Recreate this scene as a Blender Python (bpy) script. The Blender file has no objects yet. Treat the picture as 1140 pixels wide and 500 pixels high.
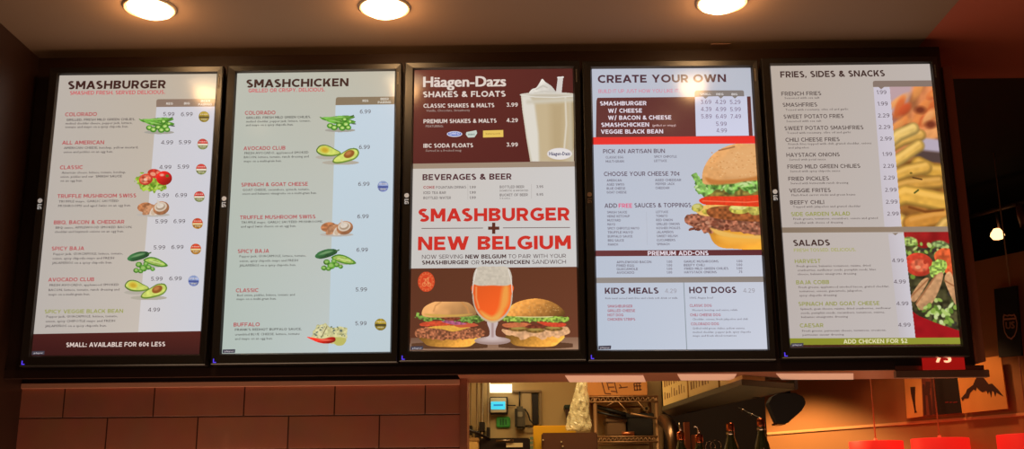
import bpy, bmesh, math, random
import numpy as np
from mathutils import Vector, Matrix, noise as mnoise
random.seed(4)
SC = bpy.context.scene
COL = SC.collection
PI = math.pi

# ------------------------------------------------------------------ camera
F = 1200.0
YAW, PITCH, ROLL = 0.00969, 0.24898, -0.00873
CAM = Vector((0.1014, -3.7273, 1.600))
Z0 = 2.097                      # bottom edge of the lit screens
_cy, _sy, _cp, _sp = math.cos(YAW), math.sin(YAW), math.cos(PITCH), math.sin(PITCH)
FW = Vector((-_sy*_cp, _cy*_cp, _sp)); R0 = Vector((_cy, _sy, 0)); U0 = R0.cross(FW)
RT = math.cos(ROLL)*R0 + math.sin(ROLL)*U0
UP = -math.sin(ROLL)*R0 + math.cos(ROLL)*U0
cd = bpy.data.cameras.new('camera'); cam = bpy.data.objects.new('camera', cd); COL.objects.link(cam)
cd.sensor_width = 36.0; cd.lens = F*36.0/1140.0; cd.clip_start = .05; cd.clip_end = 100
M = Matrix((RT, UP, -FW)).transposed().to_4x4(); M.translation = CAM
cam.matrix_world = M
SC.camera = cam

def ray(px, py):
    return FW + RT*((px-570)/F) + UP*((250-py)/F)
def at(px, py, Y):               # point seen at a pixel, on the vertical plane y = Y
    d = ray(px, py); return CAM + d*((Y-CAM.y)/d.y)
def atz(px, py, z):              # ... on the horizontal plane at height z
    d = ray(px, py); return CAM + d*((z-CAM.z)/d.z)
def atw(px, py, P, N):           # ... on any plane
    d = ray(px, py); return CAM + d*((P-CAM).dot(N)/d.dot(N))

# ------------------------------------------------------------------ materials
def lin(c):
    return tuple((x/12.92 if x <= .04045 else ((x+.055)/1.055)**2.4) for x in c)
def rgb(r, g, b): return lin((r/255, g/255, b/255))
MATS = {}
def mat(name, col, rough=.5, metal=0, emit=None, es=1, noise=0, nscale=20, bump=0, spec=.5, alpha=1, trans=0, coat=0, stretch=None):
    if name in MATS: return MATS[name]
    m = bpy.data.materials.new(name); m.use_nodes = True; nt = m.node_tree
    b = nt.nodes['Principled BSDF']
    b.inputs['Base Color'].default_value = (*col, 1); b.inputs['Roughness'].default_value = rough
    b.inputs['Metallic'].default_value = metal; b.inputs['Specular IOR Level'].default_value = spec
    b.inputs['Alpha'].default_value = alpha; b.inputs['Transmission Weight'].default_value = trans
    b.inputs['Coat Weight'].default_value = coat
    if emit: b.inputs['Emission Color'].default_value = (*emit, 1); b.inputs['Emission Strength'].default_value = es
    if noise or bump:
        tc = nt.nodes.new('ShaderNodeTexCoord'); n = nt.nodes.new('ShaderNodeTexNoise')
        n.inputs['Scale'].default_value = nscale; n.inputs['Detail'].default_value = 5
        src = tc.outputs['Object']
        if stretch:
            mp = nt.nodes.new('ShaderNodeMapping'); mp.inputs['Scale'].default_value = stretch
            nt.links.new(src, mp.inputs[0]); src = mp.outputs[0]
        nt.links.new(src, n.inputs['Vector'])
        if noise:
            mx = nt.nodes.new('ShaderNodeMix'); mx.data_type = 'RGBA'
            mx.inputs['A'].default_value = (*[c*(1-noise) for c in col], 1)
            mx.inputs['B'].default_value = (*[min(1, c*(1+noise)) for c in col], 1)
            nt.links.new(n.outputs['Fac'], mx.inputs['Factor']); nt.links.new(mx.outputs['Result'], b.inputs['Base Color'])
        if bump:
            bp = nt.nodes.new('ShaderNodeBump'); bp.inputs['Strength'].default_value = bump; bp.inputs['Distance'].default_value = .01
            nt.links.new(n.outputs['Fac'], bp.inputs['Height']); nt.links.new(bp.outputs[0], b.inputs['Normal'])
    MATS[name] = m; return m

# ------------------------------------------------------------------ object helpers
def link(name, me, m, parent=None):
    o = bpy.data.objects.new(name, me); COL.objects.link(o)
    for x in (m if isinstance(m, (list, tuple)) else [m]): me.materials.append(x)
    if parent: o.parent = parent
    return o
def tag(o, label, cat, group=None, kind=None):
    if label: o['label'] = label
    if cat: o['category'] = cat
    if group: o['group'] = group
    if kind: o['kind'] = kind
    return o
def empty(name, loc, label, cat, group=None, rot=(0, 0, 0)):
    o = bpy.data.objects.new(name, None); COL.objects.link(o); o.empty_display_size = .05
    o.location = loc; o.rotation_euler = rot; return tag(o, label, cat, group)
class MB:
    """collects shapes; build() links them as one mesh object (world coordinates, minus the origin of its thing)"""
    def __init__(s): s.bm = bmesh.new()
    def box(s, x0, x1, y0, y1, z0, z1, mi=0):
        vs = [s.bm.verts.new(p) for p in ((x0,y0,z0),(x1,y0,z0),(x1,y1,z0),(x0,y1,z0),(x0,y0,z1),(x1,y0,z1),(x1,y1,z1),(x0,y1,z1))]
        for f in ((0,3,2,1),(4,5,6,7),(0,1,5,4),(1,2,6,5),(2,3,7,6),(3,0,4,7)):
            s.bm.faces.new([vs[i] for i in f]).material_index = mi
        return s
    def prism(s, pts, d, mi=0):          # polygon (list of Vectors) pushed along vector d
        a = [s.bm.verts.new(p) for p in pts]; b = [s.bm.verts.new(Vector(p)+d) for p in pts]
        n = len(a)
        fs = [s.bm.faces.new(a), s.bm.faces.new(b[::-1])]
        for i in range(n): fs.append(s.bm.faces.new((a[i], b[i], b[(i+1) % n], a[(i+1) % n])))
        for f in fs: f.material_index = mi
        return s
    def tube(s, pts, r, n=10, mi=0, cap=True):
        pts = [Vector(p) for p in pts]; rr = r if isinstance(r, (list, tuple)) else [r]*len(pts)
        rings = []; up = None
        for i, p in enumerate(pts):
            t = (pts[min(i+1, len(pts)-1)]-pts[max(i-1, 0)]).normalized()
            if up is None:
                up = Vector((0, 0, 1)) if abs(t.z) < .9 else Vector((1, 0, 0))
            a = t.cross(up).normalized(); b = a.cross(t).normalized(); up = b
            rings.append([s.bm.verts.new(p+(a*math.cos(2*PI*k/n)+b*math.sin(2*PI*k/n))*rr[i]) for k in range(n)])
        for i in range(len(rings)-1):
            for k in range(n):
                f = s.bm.faces.new((rings[i][k], rings[i][(k+1) % n], rings[i+1][(k+1) % n], rings[i+1][k])); f.smooth = True; f.material_index = mi
        if cap:
            for rg in (rings[0][::-1], rings[-1]):
                f = s.bm.faces.new(rg); f.material_index = mi
        return s
    def lathe(s, c, prof, n=32, mi=0, axis='z'):   # prof: (radius, height) pairs
        rings = []
        for r, h in prof:
            if r < 1e-6: rings.append([s.bm.verts.new(Vector(c)+Vector((0, 0, h)))]); continue
            rings.append([s.bm.verts.new(Vector(c)+Vector((r*math.cos(2*PI*k/n), r*math.sin(2*PI*k/n), h))) for k in range(n)])
        for a, b in zip(rings, rings[1:]):
            for k in range(n):
                k2 = (k+1) % n
                if len(a) == 1 and len(b) == 1: continue
                if len(a) == 1: f = s.bm.faces.new((a[0], b[k2], b[k]))
                elif len(b) == 1: f = s.bm.faces.new((a[k], a[k2], b[0]))
                else: f = s.bm.faces.new((a[k], a[k2], b[k2], b[k]))
                f.smooth = True; f.material_index = mi
        return s
    def build(s, name, m, parent=None, bevel=0, origin=None):
        bmesh.ops.recalc_face_normals(s.bm, faces=s.bm.faces[:])
        if bevel:
            es = [e for e in s.bm.edges if len(e.link_faces) == 2 and e.calc_face_angle(0) > .6]
            bmesh.ops.bevel(s.bm, geom=es, offset=bevel, segments=2, affect='EDGES', clamp_overlap=True)
        me = bpy.data.meshes.new(name); 
        off = Vector(origin) if origin is not None else (parent_world(parent) if parent else Vector((0, 0, 0)))
        bmesh.ops.translate(s.bm, verts=s.bm.verts[:], vec=-off)
        s.bm.to_mesh(me); s.bm.free()
        o = link(name, me, m, parent)
        if origin is not None and not parent: o.location = off
        return o
def parent_world(p):
    v = Vector((0, 0, 0))
    while p: v = v + Vector(p.location); p = p.parent
    return v
def struct(name, mb, m, bevel=0):
    o = mb.build(name, m, None, bevel); o['kind'] = 'structure'; return o

# ------------------------------------------------------------------ lettering
def text_geo(s, bold=0.0, res=2):
    v, fs = _text_geo(s, res)
    if bold > .003:                      # heavier strokes: the same outlines laid side by side
        n = len(v); b = bold*2.1; sh = [(-b, 0), (b, 0)] if bold < .013 else [(-b, -b*.45), (b, -b*.45), (-b, b*.45), (b, b*.45)]
        v = np.concatenate([v+np.array(q) for q in sh]); fs = [tuple(i+k*n for i in f) for k in range(len(sh)) for f in fs]
    return v, fs
def _text_geo(s, res=2):
    """2-D vertices and faces of a string: baseline at y = 0, cap height 1"""
    cu = bpy.data.curves.new('t', 'FONT'); cu.body = s; cu.size = 1; cu.offset = 0; cu.resolution_u = res
    o = bpy.data.objects.new('t', cu); COL.objects.link(o)
    dg = bpy.context.evaluated_depsgraph_get(); me = bpy.data.meshes.new_from_object(o.evaluated_get(dg))
    n = len(me.vertices); v = np.empty(n*3); me.vertices.foreach_get('co', v); v = v.reshape(-1, 3)[:, :2]
    fs = [tuple(p.vertices) for p in me.polygons]
    bpy.data.objects.remove(o); bpy.data.curves.remove(cu); bpy.data.meshes.remove(me)
    return v/CAPH, fs
CAPH = 1.0
_v, _f = text_geo('H'); CAPH = float(_v[:, 1].max())


# ------------------------------------------------------------------ a geometric capital alphabet built from strokes
def _arc(cx, cy, rx, ry, t0, t1, n=10):
    return [(cx+rx*math.cos(math.radians(t)), cy+ry*math.sin(math.radians(t))) for t in np.linspace(t0, t1, n)]
def glyph(ch, w, n=9):
    """returns (width, [polygons], [ribbons]) with cap height 1 and stroke weight w"""
    a = w/2; P = []; R = []
    def V(x, y0=0, y1=1): P.append([(x, y0), (x+w, y0), (x+w, y1), (x, y1)])          # upright, x = its left side
    def Hh(y, x0, x1): P.append([(x0, y), (x1, y), (x1, y+w), (x0, y+w)])            # level bar, y = its lower side
    def D(x0, y0, x1, y1, k=1.08): t = w*k; P.append([(x0, y0), (x0+t, y0), (x1+t, y1), (x1, y1)])
    t = w*1.08
    if ch == 'A': W = .94; D(0, 0, W/2-t/2, 1); D(W-t, 0, W/2-t/2, 1); Hh(.20, .17, W-.17)
    elif ch == 'B':
        W = .76; V(0); Hh(0, w*.5, W-.30); Hh(1-w, w*.5, W-.32); Hh(.5-a+.02, w*.5, W-.30)
        R.append(_arc(W-.32, .76-.005, .25-a*.4, .24+.005-a, 90, -90, n)); R.append(_arc(W-.30, .27, .30-a, .27-a, 90, -90, n))
    elif ch == 'C': W = .82; R.append(_arc(.5, .5, .5-a, .5-a+.01, 48, 312, n*2))
    elif ch == 'D': W = .86; V(0); Hh(0, w*.5, .38); Hh(1-w, w*.5, .38); R.append(_arc(.38, .5, W-.38-a, .5-a, 90, -90, n*2))
    elif ch == 'E': W = .68; V(0); Hh(0, w*.5, W); Hh(1-w, w*.5, W-.01); Hh(.5-a, w*.5, W-.07)
    elif ch == 'F': W = .67; V(0); Hh(1-w, w*.5, W); Hh(.5-a-.03, w*.5, W-.07)
    elif ch == 'G': W = .88; R.append(_arc(.5, .5, .5-a, .5-a+.01, 50, 330, n*2)); Hh(.44-a, .48, W); V(W-w, .16, .44+a)
    elif ch == 'H': W = .84; V(0); V(W-w); Hh(.5-a, w*.5, W-w*.5)
    elif ch == 'I': W = w; V(0)
    elif ch == 'J': W = .58; V(W-w, .28, 1); R.append([(W-a, .30)]+_arc(W-.28, .28, .28-a, .28-a, 0, -150, n))
    elif ch == 'K': W = .80; V(0); D(w*.55, .30, W-t-.03, 1, 1.2); D(W-t*1.15, 0, .30, .58, 1.2)
    elif ch == 'L': W = .62; V(0); Hh(0, w*.5, W)
    elif ch == 'M': W = .95; V(0); V(W-w); D(W/2-t*.5, .24, 0+w*.1, 1); D(W/2-t*.5, .24, W-w*1.1, 1)
    elif ch == 'N': W = .86; V(0); V(W-w); D(W-w*1.08, 0, 0, 1)
    elif ch in 'OQ':
        W = 1.0; R.append(_arc(.5, .5, .5-a, .5-a+.01, 0, 360, n*3))
        if ch == 'Q': D(.80, -.02, .52, .34)
    elif ch == 'P': W = .73; V(0); Hh(1-w, w*.5, W-.33); Hh(.30, w*.5, W-.33); R.append(_arc(W-.34, .65, .34-a, .35-a, 90, -90, n))
    elif ch == 'R': W = .77; V(0); Hh(1-w, w*.5, W-.33); Hh(.31, w*.5, W-.33); R.append(_arc(W-.35, .655, .33-a, .345-a, 90, -90, n)); D(W-t*1.1, 0, .32, .36, 1.12)
    elif ch == 'S':
        W = .70; R.append(_arc(W/2-.005, .735, W/2-a-.02, .265-a+.01, 42, 262, n+3)+_arc(W/2+.005, .27, W/2-a, .27-a+.01, 82, -140, n+3))
    elif ch == 'T': W = .74; V(W/2-a); Hh(1-w, 0, W)
    elif ch == 'U': W = .82; R.append([(a, 1), (a, .6)]+_arc(W/2, .40, W/2-a, .40-a+.01, 180, 360, n*2)+[(W-a, .6), (W-a, 1)])
    elif ch == 'V': W = .90; D(W/2-t/2, 0, 0, 1); D(W/2-t/2, 0, W-t, 1)
    elif ch == 'W': W = 1.30; q = W*.27; D(q-t/2+.02, 0, 0, 1); D(q-t/2+.02, 0, W/2-t/2, 1); D(W-q-t/2-.02, 0, W/2-t/2, 1); D(W-q-t/2-.02, 0, W-t, 1)
    elif ch == 'X': W = .84; D(0, 0, W-t*1.1, 1, 1.15); D(W-t*1.1, 0, 0, 1, 1.15)
    elif ch == 'Y': W = .86; V(W/2-a, 0, .46); D(W/2-t/2, .40, 0, 1); D(W/2-t/2, .40, W-t, 1)
    elif ch == 'Z': W = .74; Hh(0, 0, W); Hh(1-w, 0, W); D(0, w*.7, W-t*1.2, 1-w*.7, 1.25)
    elif ch == '0': W = .72; R.append(_arc(W/2, .5, W/2-a, .5-a+.01, 0, 360, n*2))
    elif ch == '1': W = .36; V(W-w); D(0, .74, W-w*1.1, 1, 1.2)
    elif ch == '2': W = .64; Hh(0, 0, W); R.append(_arc(W/2-.01, .70, W/2-a-.02, .30-a, 160, -25, n)+[(a*1.3, a*.9)])
    elif ch == '3': W = .64; Hh(1-w, .05, W-.06); D(.24, .56, W-.06-t*1.2, 1-w*.8, 1.25); R.append(_arc(W/2-.03, .31, W/2-a+.03, .31-a, 92, -148, n+3))
    elif ch == '4': W = .72; V(W-w-.12); Hh(.20, 0, W); D(0, .26, W-w-.18, 1, 1.1)
    elif ch == '5': W = .65; Hh(1-w, .10, W-.04); V(.07, .45, 1); R.append([(.09, .52), (.2, .60)]+_arc(W/2-.02, .32, W/2-a+.02, .32-a, 88, -148, n+3))
    elif ch == '6': W = .68; R.append(_arc(W/2, .33, W/2-a, .33-a, 0, 360, n*2)); R.append(_arc(.42, .45, .42-a, .55-a, 178, 68, n))
    elif ch == '7': W = .64; Hh(1-w, 0, W); D(.12, 0, W-t*1.05, 1-w*.5, 1.1)
    elif ch == '8': W = .68; R.append(_arc(W/2, .27, W/2-a, .27-a*.7, 0, 360, n*2)); R.append(_arc(W/2, .755, W/2-a-.035, .245-a*.7, 0, 360, n*2))
    elif ch == '9': W = .68; R.append(_arc(W/2, .67, W/2-a, .33-a, 0, 360, n*2)); R.append(_arc(W-.42, .55, .42-a, .55-a, -2, -112, n))
    elif ch == '&': W = .84; R.append([(W-.02, .03), (.20, .66)]+_arc(.37, .78, .20-a*.3, .22-a, 215, -20, n)+[(.20, .46)]+_arc(.32, .27, .32-a, .27-a, 130, 300, n)+[(.72, .44)])
    elif ch == '$': W = glyph('S', w, n)[0]; q = glyph('S', w, n); P += q[1]; R += q[2]; P.append([(W/2-a*.6, -.13), (W/2+a*.6, -.13), (W/2+a*.6, 1.13), (W/2-a*.6, 1.13)])
    elif ch == '¢': W = .60; R.append(_arc(.36, .44, .34-a, .34-a, 48, 312, n+4)); P.append([(.36-a*.6, -.06), (.36+a*.6, -.06), (.36+a*.6, .94), (.36-a*.6, .94)])
    elif ch == '.': W = w*1.1; P.append([(0, 0), (W, 0), (W, W), (0, W)])
    elif ch == ',': W = w*1.1; P.append([(0, -.12), (w*.5, -.12), (W, w), (0, w)])
    elif ch == ':': W = w*1.1; P.append([(0, 0), (W, 0), (W, W), (0, W)]); P.append([(0, .5), (W, .5), (W, .5+W), (0, .5+W)])
    elif ch == "'": W = w*.9; P.append([(0, .68), (W, .68), (W, 1), (0, 1)])
    elif ch == '-': W = .34; Hh(.38, 0, W)
    elif ch == '/': W = .50; D(0, -.1, W-t, 1.1)
    elif ch == '+': W = .6; Hh(.5-a, 0, W); V(W/2-a, .2, .8)
    elif ch == 'Ñ': W, P, R = glyph('N', w, n); P = P+[[(.25, 1.08), (.6, 1.08), (.6, 1.2), (.25, 1.2)]]
    elif ch == 'É': W, P, R = glyph('E', w, n); P = P+[[(.25, 1.06), (.38, 1.06), (.52, 1.24), (.38, 1.24)]]
    else: return None
    return W, P, R
GLYPHSET = set("ABCDEFGHIJKLMNOPQRSTUVWXYZ0123456789&$¢.,:'-/+ÑÉ ")
_gc = {}
def caps_geo(s, w=.17, n=8):
    x = 0; V = []; Fs = []; pv = ''
    gap = .17-w*.28
    for ch in s:
        if ch == ' ': x += .42; pv = ''; continue
        if pv and ((pv == 'A') != (ch == 'A')): x -= .075 if (pv+ch).strip('A') in 'SCGOTVYQ' else .03
        pv = ch
        if (ch, w, n) not in _gc:
            W, P, R = glyph(ch, w, n); vs = []; fs = []
            for p in P: k = len(vs); vs += p; fs.append(tuple(range(k, k+len(p))))
            for r in R:
                q = [np.array(p, float) for p in r]; m = len(q); k = len(vs)
                closed = m > 4 and np.linalg.norm(q[0]-q[-1]) < 1e-6
                for i in range(m):
                    t0 = q[i]-q[i-1] if i else (q[0]-q[-2] if closed else q[1]-q[0]); t1 = q[i+1]-q[i] if i < m-1 else (q[1]-q[0] if closed else q[-1]-q[-2])
                    t0 = t0/(np.linalg.norm(t0)+1e-9); t1 = t1/(np.linalg.norm(t1)+1e-9); d = t0+t1; d = d/(np.linalg.norm(d)+1e-9)
                    nn = np.array([-d[1], d[0]]); L = min(1.6, 1/max(.3, abs(d@t1)))*w/2
                    vs += [tuple(q[i]+nn*L), tuple(q[i]-nn*L)]
                    if i: fs.append((k+2*i-2, k+2*i-1, k+2*i+1, k+2*i))
            _gc[(ch, w, n)] = (W, vs, fs)
        W, vs, fs = _gc[(ch, w, n)]; k = len(V)
        V += [(px+x, py) for px, py in vs]; Fs += [tuple(i+k for i in f) for f in fs]; x += W+gap
    return np.array(V, float), Fs

# ------------------------------------------------------------------ a lit screen picture, one mesh coloured per vertex
def homography(src, dst):
    A = []; b = []
    for (x, y), (u, v) in zip(src, dst):
        A.append([x, y, 1, 0, 0, 0, -u*x, -u*y]); b.append(u)
        A.append([0, 0, 0, x, y, 1, -v*x, -v*y]); b.append(v)
    h = np.linalg.solve(np.array(A, float), np.array(b, float)); return np.append(h, 1).reshape(3, 3)
SW, SH = .585, 1.04
class Screen:
    def __init__(s, corners):           # TL TR BR BL as seen in the photo
        s.H = homography(corners, [(-SW/2, SH), (SW/2, SH), (SW/2, 0), (-SW/2, 0)])
        s.V = []; s.Fc = []; s.C = []; s.n = 0
    def uv(s, x, y):
        x = np.asarray(x, float); y = np.asarray(y, float); H = s.H
        w = H[2, 0]*x+H[2, 1]*y+1
        return (H[0, 0]*x+H[0, 1]*y+H[0, 2])/w, (H[1, 0]*x+H[1, 1]*y+H[1, 2])/w
    def add(s, u, v, lay, faces, cols):
        V = np.stack([np.clip(u, -SW/2, SW/2), np.full(len(u), -lay*.0002), np.clip(v, 0, SH)], -1)
        s.V.append(V); s.C.append(cols); s.Fc += [tuple(i+s.n for i in f) for f in faces]; s.n += len(u)
    def grid(s, pts, cols, lay, nx=6, ny=6):    # quad TL TR BR BL with corner colours (0-255)
        P = np.array(pts, float); C = np.array([lin(np.array(c)/255) for c in (cols if isinstance(cols[0], (tuple, list)) else [cols]*4)])
        a, b = np.meshgrid(np.linspace(0, 1, nx+1), np.linspace(0, 1, ny+1)); a = a.ravel()[:, None]; b = b.ravel()[:, None]
        f = lambda Q: (1-b)*((1-a)*Q[0]+a*Q[1])+b*((1-a)*Q[3]+a*Q[2])
        p = f(P); c = f(C); u, v = s.uv(p[:, 0], p[:, 1]); w = nx+1
        s.add(u, v, lay, [(j*w+i, (j+1)*w+i, (j+1)*w+i+1, j*w+i+1) for j in range(ny) for i in range(nx)], c)
    def poly(s, pts, col, lay):
        p = np.array(pts, float); u, v = s.uv(p[:, 0], p[:, 1])
        ar = sum(u[i]*v[(i+1) % len(u)]-u[(i+1) % len(u)]*v[i] for i in range(len(u)))
        f = tuple(range(len(u))) if ar > 0 else tuple(range(len(u)))[::-1]
        s.add(u, v, lay, [f], np.tile(lin(np.array(col)/255), (len(u), 1)))
    def ell(s, cx, cy, rx, ry, col, lay, n=28):
        s.poly([(cx+rx*math.cos(t), cy+ry*math.sin(t)) for t in np.linspace(0, 2*PI, n, endpoint=False)], col, lay)
    def line(s, x0, y0, x1, y1, w, col, lay):
        dx, dy = x1-x0, y1-y0; L = math.hypot(dx, dy); nx, ny = -dy/L*w/2, dx/L*w/2
        s.poly([(x0+nx, y0+ny), (x1+nx, y1+ny), (x1-nx, y1-ny), (x0-nx, y0-ny)], col, lay)
    def text(s, t, x0, x1, y, h, col, bold=.012, lay=8, res=None):
        if h < 3.3: col = tuple(c*.80 for c in col) if sum(col) < 560 else col; bold = max(bold, .010)
        elif sum(col) < 360: col = tuple(c*.9 for c in col)
        if set(t) <= GLYPHSET and t != 'Häagen-Dazs':
            w = .13 if bold < .009 else (.178 if bold < .016 else (.195 if bold < .021 else (.21 if bold < .03 else .225)))
            g, fs = caps_geo(t, w, 10 if h > 6 else (6 if h > 4 else 4))
        else:
            g, fs = text_geo(t, bold, res if res else (3 if h > 6 else (2 if h > 4 else 1)))
        u0, v0 = s.uv(x0, y); u1, _ = s.uv(x1, y); _, vt = s.uv(x0, y-h)
        gx0, gx1 = g[:, 0].min(), g[:, 0].max()
        u = u0+(g[:, 0]-gx0)/(gx1-gx0)*(u1-u0); v = v0+g[:, 1]*(vt-v0)
        s.add(u, v, lay, fs, np.tile(lin(np.array(col)/255), (len(u), 1)))
    def canvas(s, cv, lay):
        H, W = cv.A.shape; u, v = s.uv(cv.X.ravel(), cv.Y.ravel())
        A = cv.A; keep = (A[:-1, :-1]+A[1:, :-1]+A[:-1, 1:]+A[1:, 1:])/4 > .35
        ids = np.arange(H*W).reshape(H, W); jj, ii = np.nonzero(keep)
        q = np.stack([ids[jj, ii], ids[jj+1, ii], ids[jj+1, ii+1], ids[jj, ii+1]], -1)
        used = np.unique(q); mp = np.zeros(H*W, int); mp[used] = np.arange(len(used))
        c = np.clip(cv.C.reshape(-1, 3)[used], 0, 1); c = np.where(c <= .04045, c/12.92, ((c+.055)/1.055)**2.4)
        s.add(u[used], v[used], lay, [tuple(r) for r in mp[q].tolist()], c)
    def mesh(s, name):
        V = np.concatenate(s.V); C = np.concatenate(s.C)
        me = bpy.data.meshes.new(name); me.from_pydata(V.tolist(), [], s.Fc); me.update()
        a = me.color_attributes.new('picture', 'FLOAT_COLOR', 'POINT')
        a.data.foreach_set('color', np.concatenate([C, np.ones((len(C), 1))], 1).ravel())
        # every face must look towards the room
        bm = bmesh.new(); bm.from_mesh(me)
        fl = [f for f in bm.faces if f.normal.y > 0]
        if fl: bmesh.ops.reverse_faces(bm, faces=fl)
        bm.to_mesh(me); bm.free()
        return me

# ------------------------------------------------------------------ painter for the food pictures shown on the screens
def vnoise(X, Y, sc, seed):
    r = np.random.RandomState(seed); g = r.rand(64, 64)
    x = X/sc; y = Y/sc; xi = np.floor(x).astype(int); yi = np.floor(y).astype(int)
    fx = x-xi; fy = y-yi; fx = fx*fx*(3-2*fx); fy = fy*fy*(3-2*fy)
    a = g[yi % 64, xi % 64]; b = g[yi % 64, (xi+1) % 64]; c = g[(yi+1) % 64, xi % 64]; d = g[(yi+1) % 64, (xi+1) % 64]
    return (a*(1-fx)+b*fx)*(1-fy)+(c*(1-fx)+d*fx)*fy
class Canvas:
    def __init__(s, x0, y0, x1, y1, ss=3, bg=None):
        s.ss = ss; s.X, s.Y = np.meshgrid(np.arange(x0, x1+1e-6, 1/ss), np.arange(y0, y1+1e-6, 1/ss))
        s.A = np.zeros_like(s.X); s.C = np.zeros(s.X.shape+(3,))
        if bg is not None: s.A[:] = 1; s.C[:] = np.array(bg)/255
    def paint(s, m, col, nz=0, nsc=2, seed=1, hi=0, hx=-.5, hy=-.7, cx=None, cy=None, rr=1):
        m = np.clip(m, 0, 1); c = np.ones(s.X.shape+(3,))*np.array(col)/255
        if nz: c = c*(1+nz*(2*vnoise(s.X, s.Y, nsc, seed)-1))[..., None]
        if hi and cx is not None:
            sh = ((s.X-cx)*hx+(s.Y-cy)*hy)/rr; c = c*(1+hi*sh)[..., None]
        mm = m[..., None]; s.C = np.where(s.A[..., None] > .01, s.C*(1-mm)+c*mm, c*(mm > 0)+s.C*(mm <= 0)); s.A = np.maximum(s.A, m)
    def ell(s, cx, cy, rx, ry, col, ang=0, soft=.5, **k):
        t = math.radians(ang); dx = s.X-cx; dy = s.Y-cy
        a = (dx*math.cos(t)+dy*math.sin(t))/rx; b = (-dx*math.sin(t)+dy*math.cos(t))/ry
        d = (1-np.sqrt(a*a+b*b))*min(rx, ry)
        k.setdefault('cx', cx); k.setdefault('cy', cy); k.setdefault('rr', max(rx, ry))
        s.paint(d/soft+.5, col, **k)
    def poly(s, pts, col, soft=.5, smooth=True, jag=0, jsc=3, jseed=3, **k):
        P = np.array(pts, float)
        if smooth:                          # closed Catmull-Rom
            o = []; n = len(P)
            for i in range(n):
                p0, p1, p2, p3 = P[i-1], P[i], P[(i+1) % n], P[(i+2) % n]
                for t in np.linspace(0, 1, 6, endpoint=False):
                    o.append(.5*((2*p1)+(-p0+p2)*t+(2*p0-5*p1+4*p2-p3)*t*t+(-p0+3*p1-3*p2+p3)*t**3))
            P = np.array(o)
        X = s.X; Y = s.Y
        if jag: X = X+jag*(2*vnoise(s.X, s.Y, jsc, jseed)-1); Y = Y+jag*(2*vnoise(s.X, s.Y, jsc, jseed+7)-1)
        ins = np.zeros(X.shape, bool); D = np.full(X.shape, 1e9)
        for i in range(len(P)):
            x1, y1 = P[i]; x2, y2 = P[(i+1) % len(P)]
            c = ((y1 > Y) != (y2 > Y)) & (X < (x2-x1)*(Y-y1)/((y2-y1) if y2 != y1 else 1e-9)+x1); ins ^= c
            L = (x2-x1)**2+(y2-y1)**2+1e-12; t = np.clip(((X-x1)*(x2-x1)+(Y-y1)*(y2-y1))/L, 0, 1)
            D = np.minimum(D, (X-x1-t*(x2-x1))**2+(Y-y1-t*(y2-y1))**2)
        D = np.sqrt(D)*np.where(ins, 1, -1)
        k.setdefault('cx', P[:, 0].mean()); k.setdefault('cy', P[:, 1].mean()); k.setdefault('rr', np.ptp(P[:, 1])/2+1e-6)
        s.paint(D/soft+.5, col, **k)
    def stroke(s, pts, w, col, soft=.5, **k):
        P = np.array(pts, float); D = np.full(s.X.shape, 1e9)
        for i in range(len(P)-1):
            x1, y1 = P[i]; x2, y2 = P[i+1]; L = (x2-x1)**2+(y2-y1)**2+1e-12
            t = np.clip(((s.X-x1)*(x2-x1)+(s.Y-y1)*(y2-y1))/L, 0, 1)
            D = np.minimum(D, (s.X-x1-t*(x2-x1))**2+(s.Y-y1-t*(y2-y1))**2)
        s.paint((w/2-np.sqrt(D))/soft+.5, col, **k)

def pic_chiles(sc, x, y):
    c = Canvas(x-21, y-11, x+22, y+11, 3)
    c.ell(x+2, y+8.5, 15, 1.8, (165, 160, 150), soft=1.5)
    for dx, dy, a, l in ((-4, -3.5, 5, 15), (2, -5, -4, 16), (4, -1.5, 3, 15), (-2, -1, 12, 12)):
        c.ell(x+dx, y+dy, l, 2.6, (95, 155, 55), ang=a, nz=.25, nsc=2.5, seed=int(l+dx+20), hi=.35)
        c.ell(x+dx-2, y+dy-.9, l*.6, .6, (160, 205, 110), ang=a, soft=.8)
    c.stroke([(x-20, y-6), (x-14, y-3)], 1, (80, 130, 50)); c.stroke([(x+14, y-7), (x+17, y-8)], 1, (60, 90, 40))
    c.stroke([(x+15, y+1), (x+19, y+1.5)], 1.2, (90, 100, 90))
    for dx, dy, r in ((-9, 3.5, 3.6), (-4.5, 5.5, 3.8), (1, 3, 3.6), (4.5, 6, 3.8), (8.5, 2, 4), (11, 5.5, 3.4), (7, -3.5, 3.2), (13, -1, 2.8)):
        c.ell(x+dx, y+dy, r, r*.8, (70, 135, 40), nz=.2, seed=int(dx*3+40)); c.ell(x+dx, y+dy-.3, r*.6, r*.45, (165, 205, 100)); c.ell(x+dx+.3, y+dy, r*.28, r*.2, (205, 225, 150))
    sc.canvas(c, 6)
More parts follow.
